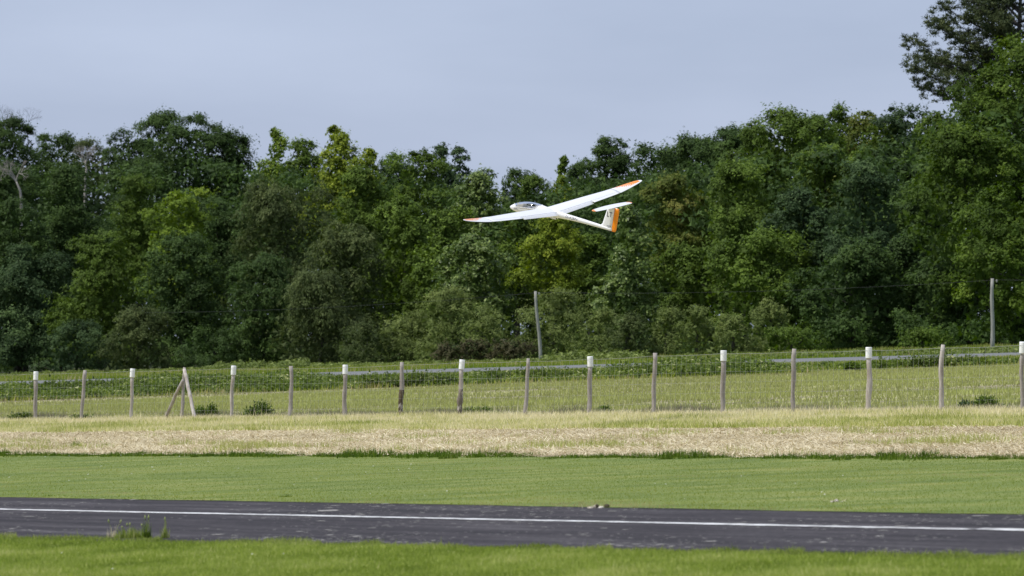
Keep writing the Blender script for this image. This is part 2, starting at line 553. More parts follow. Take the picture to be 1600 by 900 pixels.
# near lawn
r = np.random.default_rng(3)
x, y, s, tt = scatter(1600000, -52, -14, 13.0, 20.9, r, 1.06)
k = (tt < rw(s, RN) - .25 + .35 * (vnoise(s * 3, tt * 0, 31) - .35)) & (y > 27.5)
x, y, s, tt = x[k], y[k], s[k], tt[k]
k = r.random(len(x)) < np.clip(1.15 - (y - 30) / 26, .35, 1)
x, y, s, tt = x[k], y[k], s[k], tt[k]
if len(x) > 230000:
    k = r.permutation(len(x))[:230000]; x, y, s, tt = x[k], y[k], s[k], tt[k]
big = vnoise(x * 1.3, y * .8, 41) * .6 + vnoise(x * 4, y * 3, 42) * .4
edge = np.clip(1 - (rw(s, RN) - tt) / .25, 0, 1)
h = (0.018 + .022 * r.random(len(x))) * (.65 + .7 * big) * (1 + .6 * edge)
h = np.where(r.random(len(x)) < .012, h * 1.9, h)
tn = np.clip(-.02 + .85 * big + .17 * r.normal(size=len(x)), 0, .93)
tn = np.where(r.random(len(x)) < .015, 1.0, tn)
blade_obj("near_grass", blades(x, y, h, .0065 + .004 * r.random(len(x)), .55 * r.random(len(x)) + .1, r, .002), tn, GRASS_NEAR)
print("near blades", len(x))

# mid lawn
x, y, s, tt = scatter(900000, -95, -8, 24.2, 34.5, r, 1.05)
k = tt > rw(s, RF) + .06 - .12 * vnoise(s * 2.5, tt * 0, 33)
x, y, s, tt = x[k], y[k], s[k], tt[k]
k = r.random(len(x)) < np.clip(50 / y, 0, 1) ** 2 * .62
x, y, s, tt = x[k], y[k], s[k], tt[k]
if len(x) > 330000:
    k = r.permutation(len(x))[:330000]; x, y, s, tt = x[k], y[k], s[k], tt[k]
big = vnoise(s * .30, tt * 1.3, 51) * .45 + vnoise(s * .9, tt * 1.7, 52) * .35 + vnoise(x * 4, y * 2, 53) * .2
edge = np.exp(-np.maximum(tt - rw(s, RF), 0) / .55) * (.4 + 1.0 * vnoise(s * .6, s * 0, 57))
h = (0.009 + .009 * r.random(len(x))) * (.7 + .6 * big) * (1 + .7 * edge)
tn = np.clip(-.22 + 1.35 * big + .07 * r.normal(size=len(x)) + .9 * edge * vnoise(s * 1.2, tt * 3, 55), 0, 1)
tn = np.where(r.random(len(x)) < .01 + .25 * edge * (r.random(len(x)) < .5), 1.0, tn)
blade_obj("mown_grass", blades(x, y, h, .0045 + .003 * r.random(len(x)), .5 * r.random(len(x)), r, .010), tn, GRASS_MID)
print("mid blades", len(x))

# dark tussocks along the hay edge
ncl = 1300
cs = r.uniform(-100, -10, ncl)
dens = vnoise(cs * .9, cs * 0, 61) * .65 + vnoise(cs * .3, cs * 0, 62) * .45
keep = dens > .24
cs, dens = cs[keep], dens[keep]
ct = 34.38 + r.normal(size=len(cs)) * .16
VV, TT = [], []
for q in range(len(cs)):
    n = int(r.integers(40, 90))
    x0, y0 = xy(cs[q], ct[q])
    if abs(x0) > y0 * .13: continue
    rad = r.uniform(.06, .30)
    a_ = r.uniform(0, 2 * np.pi, n); rr = rad * np.sqrt(r.random(n))
    x_, y_ = x0 + rr * np.cos(a_), y0 + rr * np.sin(a_)
    hh = r.uniform(.05, .13, n) * (0.15 + 1.25 * dens[q] * r.uniform(.5, 1.4)) * (1.15 - .6 * rr / rad)
    VV.append(blades(x_, y_, hh, .014 * np.ones(n), .5 * r.random(n), r, .008))
    TT.append(np.clip(.25 + .3 * r.normal(size=n) * .6 + .3 * r.random(), 0, 1))
blade_obj("tussock_edge", np.concatenate(VV), np.concatenate(TT), GRASS_DARK)

# cut hay
def hay():
    r = np.random.default_rng(5)
    x, y, s, tt = scatter(560000, -110, -12, 34.35, 43.6, r, 1.05)
    k = r.permutation(len(x))[:150000]; x, y, s, tt = x[k], y[k], s[k], tt[k]
    n = len(x)
    big = vnoise(s * .5, tt * 1.3, 71) * .6 + vnoise(x * 2, y * 1.2, 72) * .4
    a_ = r.uniform(0, 2 * np.pi, n)
    L = r.uniform(.05, .15, n)
    z = gz(x) + .01
    tilt = np.abs(r.normal(size=n)) * .20
    hgt = (.01 + .05 * big) * r.random(n)
    V = np.empty((n, 3, 3), np.float32)
    dx, dy = np.cos(a_), np.sin(a_)
    w = .007 + .005 * r.random(n)
    V[:, 0] = np.stack([x - dy * w, y + dx * w, z + hgt], 1)
    V[:, 1] = np.stack([x + dy * w, y - dx * w, z + hgt + .004], 1)
    V[:, 2] = np.stack([x + dx * L, y + dy * L, z + hgt + L * tilt + .004], 1)
    tn = np.clip(.35 + .5 * (big - .5) + .22 * r.normal(size=n), 0, .85)
    blade_obj("cut_hay", V.reshape(-1, 3), tn, STRAW)
    # green shoots coming through the hay, in patches
    x, y, s, tt = scatter(420000, -110, -12, 34.6, 43.4, r, 1.05)
    pn = vnoise(s * .45, tt * .9, 81) * .55 + vnoise(s * 1.7, tt * 2.2, 82) * .45
    lane = np.exp(-((tt - 37.4) / 1.5) ** 2)
    k = (pn + .06 * lane + .20 * np.clip(-x / 4, 0, 1) * lane > .68 + .25 * r.random(len(x)))
    x, y, s, tt, pn = x[k], y[k], s[k], tt[k], pn[k]
    k = r.permutation(len(x))[:60000]; x, y, s, tt, pn = x[k], y[k], s[k], tt[k], pn[k]
    h = r.uniform(.04, .12, len(x)) * (.6 + pn)
    blade_obj("green_shoots", blades(x, y, h, .011 * np.ones(len(x)), .6 * r.random(len(x)), r, .01),
              np.clip(.15 + .35 * r.random(len(x)), 0, 1), ROUGHG)
hay()

# rough grass in front of the fence
x, y, s, tt = scatter(500000, -125, -18, 42.9, 51.6, r, 1.05)
pn = vnoise(s * .35, tt * 1.2, 91) * .55 + vnoise(s * 1.4, tt * 2.0, 92) * .45
edgen = 44.0 + .9 * (vnoise(s * .5, s * 0, 93) - .4)
k = (tt > edgen) & (tt < 51.0 + .6 * vnoise(s * .8, s * 0, 94))
x, y, s, tt, pn = x[k], y[k], s[k], tt[k], pn[k]
k = r.permutation(len(x))[:135000]; x, y, s, tt, pn = x[k], y[k], s[k], tt[k], pn[k]
top = np.clip((tt - 46.5) / 3.5, 0, 1)
h = r.uniform(.05, .13, len(x)) * (.55 + .7 * pn) * (1 + .35 * top)
h = np.where(r.random(len(x)) < .006, h * 2.2, h)
tn = np.clip(.56 + 1.1 * (.5 - pn) + .45 * top + .22 * r.normal(size=len(x)), 0, 1)
blade_obj("rough_grass", blades(x, y, h, .014 + .008 * r.random(len(x)), .6 * r.random(len(x)) + .1, r, .006), tn, ROUGHG)

# field crop in faint rows
def crop():
    r = np.random.default_rng(9)
    n = 620000
    y = np.sqrt(r.uniform(62 ** 2, 172 ** 2, n))
    x = (r.random(n) * 2 - 1) * y * .122
    k = (y > fence_y(x) + .3) & (y < field_far(x) + 1)
    x, y = x[k], y[k]
    rowc = (y * math.cos(.14) + x * math.sin(.14))
    row = (rowc % .75) / .75
    pn = vnoise(x * .18, rowc * .35, 101) * .5 + vnoise(x * .9, rowc * .9, 102) * .3 + vnoise(x * .08, rowc * 1.4, 103) * .2
    far = np.clip((y - (field_far(x) - 12)) / 10, 0, 1) * (x < 10)
    k = r.random(len(x)) < (.30 + .7 * np.exp(-((row - .5) / .22) ** 2)) * np.clip(pn * 2.2 - .55, .05, .8) * (1 - .75 * far)
    x, y, pn, far = x[k], y[k], pn[k], far[k]
    k = r.permutation(len(x))[:230000]; x, y, pn, far = x[k], y[k], pn[k], far[k]
    h = r.uniform(.05, .12, len(x)) * (.7 + .6 * pn)
    tn = np.clip(.12 + .75 * pn + .10 * r.normal(size=len(x)) - .30 * far, 0, 1)
    blade_obj("crop_rows", blades(x, y, h, .02 + .02 * r.random(len(x)), .8 * r.random(len(x)), r, .004), tn, CROP)
    # dry stalks, grey litter and weeds at the fence foot
    x, y, s, tt = scatter(120000, -125, -18, 50.7, 52.2, r, 1.05)
    pn = vnoise(s * .6, tt * .8, 111)
    k = pn > .45 + .35 * r.random(len(x))
    x, y, pn = x[k][:26000], y[k][:26000], pn[k][:26000]
    h = r.uniform(.06, .22, len(x)) * pn * 1.3
    blade_obj("dry_stalks", blades(x, y, h, .016 * np.ones(len(x)), .7 * r.random(len(x)), r, .004), r.random(len(x)), LITTER)
LITTER = leaf_mat("dry_litter", [(0, (0.16, 0.13, 0.09)), (0.5, (0.30, 0.26, 0.19)), (1, (0.24, 0.30, 0.10))], trans=0.1)
crop()

# broad-leaved weeds on the roadside verge
def weeds(name, n, zone, hfun, mat, size, seed, tintf, dens=None, cl=1.2):
    """leafy ground cover: clumped leaves; zone(x,y) -> bool"""
    r = np.random.default_rng(seed)
    nc = n // 40
    cy = r.uniform(140, 320, nc * 8); cx = (r.random(nc * 8) * 2 - 1) * cy * .125
    k = zone(cx, cy)
    if dens is not None: k &= dens(cx, cy) > r.random(len(cx))
    cx, cy = cx[k][:nc], cy[k][:nc]
    H = hfun(cx, cy) * r.uniform(.45, 1.15, len(cx))
    R_ = r.uniform(.5, 1.1, len(cx)) * cl * .5
    m_ = 40
    d = r.normal(size=(len(cx), m_, 3)); d /= np.linalg.norm(d, axis=2, keepdims=True)
    d[:, :, 2] = np.abs(d[:, :, 2])
    rad = r.uniform(.5, 1, (len(cx), m_, 1)) ** .5
    P = np.stack([cx, cy, gz(cx)], 1)[:, None, :] + d * rad * np.stack([R_, R_, H], 1)[:, None, :]
    Nn = d + r.normal(size=d.shape) * .6 + np.array([0, 0, .6])
    tn = np.clip(tintf(r, len(cx))[:, None] + .16 * r.normal(size=(len(cx), m_)) + .18 * d[:, :, 2], 0, 1)
    V = leaf_tris(P.reshape(-1, 3), Nn.reshape(-1, 3), size, r)
    return blade_obj(name, V, tn.ravel(), mat)

def leaf_tris(P, Nn, size, r, axis=None, aspect=.62):
    n = len(P)
    Nn = Nn / (np.linalg.norm(Nn, axis=1, keepdims=True) + 1e-9)
    A = r.normal(size=(n, 3)) if axis is None else axis + r.normal(size=(n, 3)) * .35
    A = A - (A * Nn).sum(1, keepdims=True) * Nn
    A /= (np.linalg.norm(A, axis=1, keepdims=True) + 1e-9)
    B = np.cross(Nn, A)
    L = size * r.uniform(.7, 1.3, (n, 1))
    V = np.empty((n, 3, 3), np.float32)
    V[:, 0] = P - A * L * .5 - B * L * aspect * .5
    V[:, 1] = P - A * L * .35 + B * L * aspect * .6
    V[:, 2] = P + A * L * .6
    return V.reshape(-1, 3)

def vz(x, y): return (y > field_far(x) - .5) & (y < road_n(x) - np.where(((upx(x, y) > 170) & (upx(x, y) < 485)) | ((upx(x, y) > 1060) & (upx(x, y) < 1135)), .2, 2.5))
def vfrac(x, y): return (y - field_far(x)) / (road_n(x) - field_far(x))
def upx(x, y): return 800 + x / y * F
def vden(x, y):
    u = upx(x, y)
    f = vfrac(x, y)
    d = np.where(((u > 180) & (u < 480)) | ((u > 1030) & (u < 1140)), .9, np.clip(.95 - 1.0 * f, .05, 1)) * np.interp(u, [0, 300, 480, 1150, 1230, 1600], [1, 1, .9, .8, .55, .5])
    return d * (.35 + .9 * vnoise(x * .25, y * .12, 121))
def vh(x, y):
    u = upx(x, y)
    f = vfrac(x, y)
    hi = np.interp(u, [0, 60, 180, 260, 480, 560, 900, 1100, 1180, 1230, 1600], [.50, .42, .36, .62, .50, .28, .30, .62, .50, .22, .20])
    return hi * (1 - .35 * f) * (.55 + .9 * vnoise(x * .5, y * .2, 122))
weeds("verge_weeds", 150000, vz, vh, WEED, .125, 31, lambda r, n: .15 + .55 * r.random(n) ** 1.6, vden)
# grass over the verge and the far side of the road
r = np.random.default_rng(12)
n = 260000
y = r.uniform(140, 330, n); x = (r.random(n) * 2 - 1) * y * .122
k = ((y > field_far(x) - 1) & (y < road_n(x) - .3)) | ((y > road_f(x) + .3) & (y < road_f(x) + 45))
x, y = x[k][:90000], y[k][:90000]
pn = vnoise(x * .4, y * .15, 131)
far = y > road_f(x)
h = r.uniform(.08, .20, len(x)) * (.6 + .8 * pn) * np.where(far, 1.25, np.interp(vfrac(x, y), [.6, 1], [1, .5]))
blade_obj("verge_grass", blades(x, y, h, .05 + .03 * r.random(len(x)), .5 * r.random(len(x)), r, .008), np.clip(.25 + .6 * pn + .2 * r.normal(size=len(x)), 0, 1), GRASS_MID)

# ------------------------------------------------------------------ trees
def zfront(u):
    return 1.0 / np.interp(u, [0, 800, 1600], [1 / 372., 1 / 296., 1 / 236.])

PROFILE = {
    'round': lambda f: np.sqrt(np.clip(1 - (2 * f - 1) ** 2, 0.02, 1)) ** .8,
    'dome': lambda f: np.clip(1 - f ** 3.0, 0.03, 1) ** .52,
    'cone': lambda f: np.clip(1 - f, .02, 1) ** .6,
    'egg': lambda f: np.clip(np.sin(np.pi * np.clip(f * .86 + .14, 0, 1)) ** .8, .05, 1),
    'wall': lambda f: np.clip(1 - f ** 5, .05, 1) ** .5,
}

def sample_env(r, n, prof, aspect):
    """heights f in 0..1 spread evenly over the envelope's surface"""
    ff = np.linspace(0, 1, 200)
    pv = PROFILE[prof](ff)
    dens = pv * np.sqrt(1 + (np.gradient(pv, ff) * aspect) ** 2) + .05
    cdf = np.cumsum(dens); cdf /= cdf[-1]
    return np.interp(r.random(n), cdf, ff)

def crown_np(r, H, rx, zb, prof, style, leaf, cover=6.0, lobes=.18, ry=None):
    """leaf triangles of a crown; base at origin, crown from zb to H, half width rx:
    boughs on an envelope, clumps on the boughs, sprays of leaves on the clumps"""
    ry = rx * .85 if ry is None else ry
    hc = H - zb
    A = 1.7 * rx * hc * .8
    nleaf = int(min(A / (leaf * leaf * .42) * cover * .5, 52000))
    cr_ = min(style.get('clump', .9), rx * .36)
    ph = r.uniform(0, 6.28, 6); fq = r.integers(2, 6, 6)
    # boughs
    nb = int(np.clip(A / (cr_ * cr_) * style.get('boughs', .62), 9, 110))
    f = sample_env(r, nb, prof, rx / hc)
    f[:2] = r.uniform(.86, .95, 2)
    pr = PROFILE[prof](f)
    az = np.where(r.random(nb) < .60, -np.pi / 2 + r.normal(size=nb) * .85, r.uniform(0, 2 * np.pi, nb))
    br_ = cr_ * r.uniform(1.0, 2.0, nb) * np.clip(.28 + pr * .85, .30, 1.1)
    br_ = np.minimum(br_, rx * .42)
    wob = 1 + lobes * .6 * (np.sin(az * fq[0] + ph[0] + f * 5) + np.sin(f * 9 + ph[1] + az))
    rad = np.maximum(pr * wob * r.uniform(.8, 1.0, nb) - br_ / rx * .48, pr * .15)
    B = np.stack([rx * rad * np.cos(az), ry * rad * np.sin(az), np.minimum(zb + f * hc, H - br_ * .55)], 1)
    OB = np.stack([np.cos(az) * .8, np.sin(az) * .8, (f - .3) * 1.1], 1)
    OB /= np.linalg.norm(OB, axis=1, keepdims=True)
    # clumps over each bough, on its outer and upper side
    nc = int(np.clip(round((br_.mean() / (cr_ * .55)) ** 2 * 1.8), 5, 16))
    d = r.normal(size=(nb, nc, 3)) + OB[:, None, :] * .75 + np.array([0, -.15, .45])
    d /= np.linalg.norm(d, axis=2, keepdims=True)
    C = (B[:, None, :] + d * br_[:, None, None] * r.uniform(.65, 1.05, (nb, nc, 1)) * np.array([1, 1, style.get('bflat', .75)])).reshape(-1, 3)
    O = (d * .7 + OB[:, None, :] * .3).reshape(-1, 3)
    tb = np.repeat(r.normal(size=nb) * .12, nc)
    ok = (C[:, 2] > zb * .8)
    C, O, tb = C[ok], O[ok], tb[ok]
    ncl = len(C)
    CR = np.minimum(cr_ * .62, np.repeat(br_, nc)[ok] * .8) * r.uniform(.6, 1.35, ncl)
    nsp = style.get('sprays', 12)
    D = r.normal(size=(ncl, nsp, 3)) * .8 + O[:, None, :] * style.get('out', .6) + np.array([0, -.1, style.get('up', .35)])
    D /= np.linalg.norm(D, axis=2, keepdims=True)
    SL_ = CR[:, None, None] * r.uniform(.6, 1.25, (ncl, nsp, 1)) * style.get('len', 1.0)
    SL_ = np.where(r.random((ncl, nsp, 1)) < .10, SL_ * 1.7, SL_)
    flat = np.array([1, 1, style.get('flat', .75)])
    m_ = max(3, int(round(nleaf / (ncl * nsp))))
    tpar = r.uniform(.3, 1, (ncl, nsp, m_, 1)) ** .7
    P = C[:, None, None, :] + (D * SL_ * flat)[:, :, None, :] * tpar
    P = P + np.array([0, 0, 1]) * (style.get('droop', 0.0) * (tpar ** 2) * SL_[:, :, None, :])
    P = P + r.normal(size=P.shape) * style.get('jit', .14) * np.minimum(CR, 1.2)[:, None, None, None]
    P = P.reshape(-1, 3)
    Dl = np.broadcast_to(D[:, :, None, :], (ncl, nsp, m_, 3)).reshape(-1, 3)
    Ol = np.broadcast_to(O[:, None, None, :], (ncl, nsp, m_, 3)).reshape(-1, 3)
    Nn = Dl * .55 + Ol * .35 + r.normal(size=P.shape) * style.get('rand', .42) + np.array([0, -.05, .35])
    ax = None
    if style.get('along', False):
        ax = Dl + np.array([0, 0, style.get('droop', 0) * 1.2])
    V = leaf_tris(P, Nn, leaf, r, ax, style.get('aspect', .62))
    tc_ = tb[:, None, None] + r.normal(size=(ncl, 1, 1)) * .09 + r.normal(size=(ncl, nsp, 1)) * .07 + r.normal(size=(ncl, nsp, m_)) * .09
    tn = np.clip(.45 + tc_, 0, 1).ravel()
    tn = np.where(r.random(len(tn)) < style.get('fleck', .0), .98, tn)
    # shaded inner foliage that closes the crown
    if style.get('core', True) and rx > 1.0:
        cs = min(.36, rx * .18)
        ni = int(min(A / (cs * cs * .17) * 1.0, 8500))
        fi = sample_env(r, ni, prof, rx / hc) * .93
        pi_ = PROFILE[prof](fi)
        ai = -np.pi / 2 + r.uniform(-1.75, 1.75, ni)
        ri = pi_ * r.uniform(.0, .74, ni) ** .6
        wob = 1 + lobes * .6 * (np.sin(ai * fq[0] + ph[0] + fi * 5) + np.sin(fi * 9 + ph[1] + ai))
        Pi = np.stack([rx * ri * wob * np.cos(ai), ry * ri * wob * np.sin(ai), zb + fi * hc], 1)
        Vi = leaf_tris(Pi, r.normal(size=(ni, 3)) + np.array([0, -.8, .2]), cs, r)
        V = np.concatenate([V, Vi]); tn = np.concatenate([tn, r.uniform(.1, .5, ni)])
    return V, tn, C

ST = {
    'oak': dict(clump=1.15, sprays=13, out=.7, up=.45, flat=.72, jit=.16),
    'fine': dict(clump=.85, sprays=12, out=.6, up=.4, flat=.8, jit=.13),
    'aspen': dict(clump=.75, sprays=10, out=.5, up=.7, flat=.9, jit=.14, fleck=.10),
    'fan': dict(clump=1.15, sprays=8, out=1.2, up=.45, flat=.45, jit=.09, along=True, len=1.3, aspect=.5),
    'weep': dict(clump=1.2, sprays=12, out=.7, up=.25, flat=.8, jit=.10, along=True, droop=-.75, len=1.25, aspect=.38),
    'shrub': dict(clump=.62, sprays=11, out=.4, up=.8, flat=1.0, jit=.12, along=True, aspect=.42),
    'pine': dict(clump=.8, sprays=16, out=.6, up=.6, flat=.55, jit=.10, along=True, aspect=.22, len=1.0, rand=.9),
}

def trunk_mesh(r, H, zb, rx, C, base_r, mat, nl=16):
    mb = MB()
    top = H * .84
    bx, by = r.normal() * rx * .08, r.normal() * rx * .08
    def axis(z):
        f_ = z / H
        return np.array([bx * f_ + .12 * rx * math.sin(f_ * 5 + bx) * f_, by * f_, z])
    zs = np.linspace(-.3, top, 9)
    mb.tube([axis(z) for z in zs], [base_r * (1.35 if z < 0 else 1) * max(.12, (1 - z / top) ** .8) + .02 for z in zs], n=8, jit=.04, r=r)
    idx = r.permutation(len(C))[:nl]
    for i_ in idx:
        c_ = C[i_]
        z0 = max(zb * .6, c_[2] - np.hypot(c_[0], c_[1]) * r.uniform(.4, .8))
        z0 = min(z0, top * .95)
        a_ = axis(z0)
        mid = a_ * .45 + c_ * .55 + np.array([0, 0, -.12 * np.hypot(c_[0], c_[1])])
        rr = base_r * .38 * max(.2, 1 - z0 / H)
        mb.tube([a_, a_ * .6 + mid * .4, mid, c_], [rr, rr * .8, rr * .5, rr * .15 + .01], n=5, cap=False)
    return mb.mesh("trunk", mat)

def pixel_tree(name, u, vt, hw, vb, k, pal, style, prof, label, cat='tree', leaf=.24, seed=0, cover=6.0, lobes=.18, bark=None, zoff=None, ysc=.85, nl=16):
    """a tree that stands on the ground k times as far as the wood's front edge, sized from how it shows"""
    r = np.random.default_rng(1000 + seed)
    Z = zfront(u) * k
    X = (u - 800) / F * Z
    m_px = Z / F
    v0 = vbase(u, Z)
    H = (v0 - vt) * m_px
    zb = max(.15, (v0 - vb) * m_px)
    rx = hw * m_px
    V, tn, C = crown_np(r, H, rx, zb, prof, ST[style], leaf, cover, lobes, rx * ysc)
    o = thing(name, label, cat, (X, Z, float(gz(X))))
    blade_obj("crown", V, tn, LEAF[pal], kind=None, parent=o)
    tm = trunk_mesh(r, H, zb, rx, C, max(.10, H * .018), bark or BARK, nl)
    obj("trunk", tm, o)
    return o

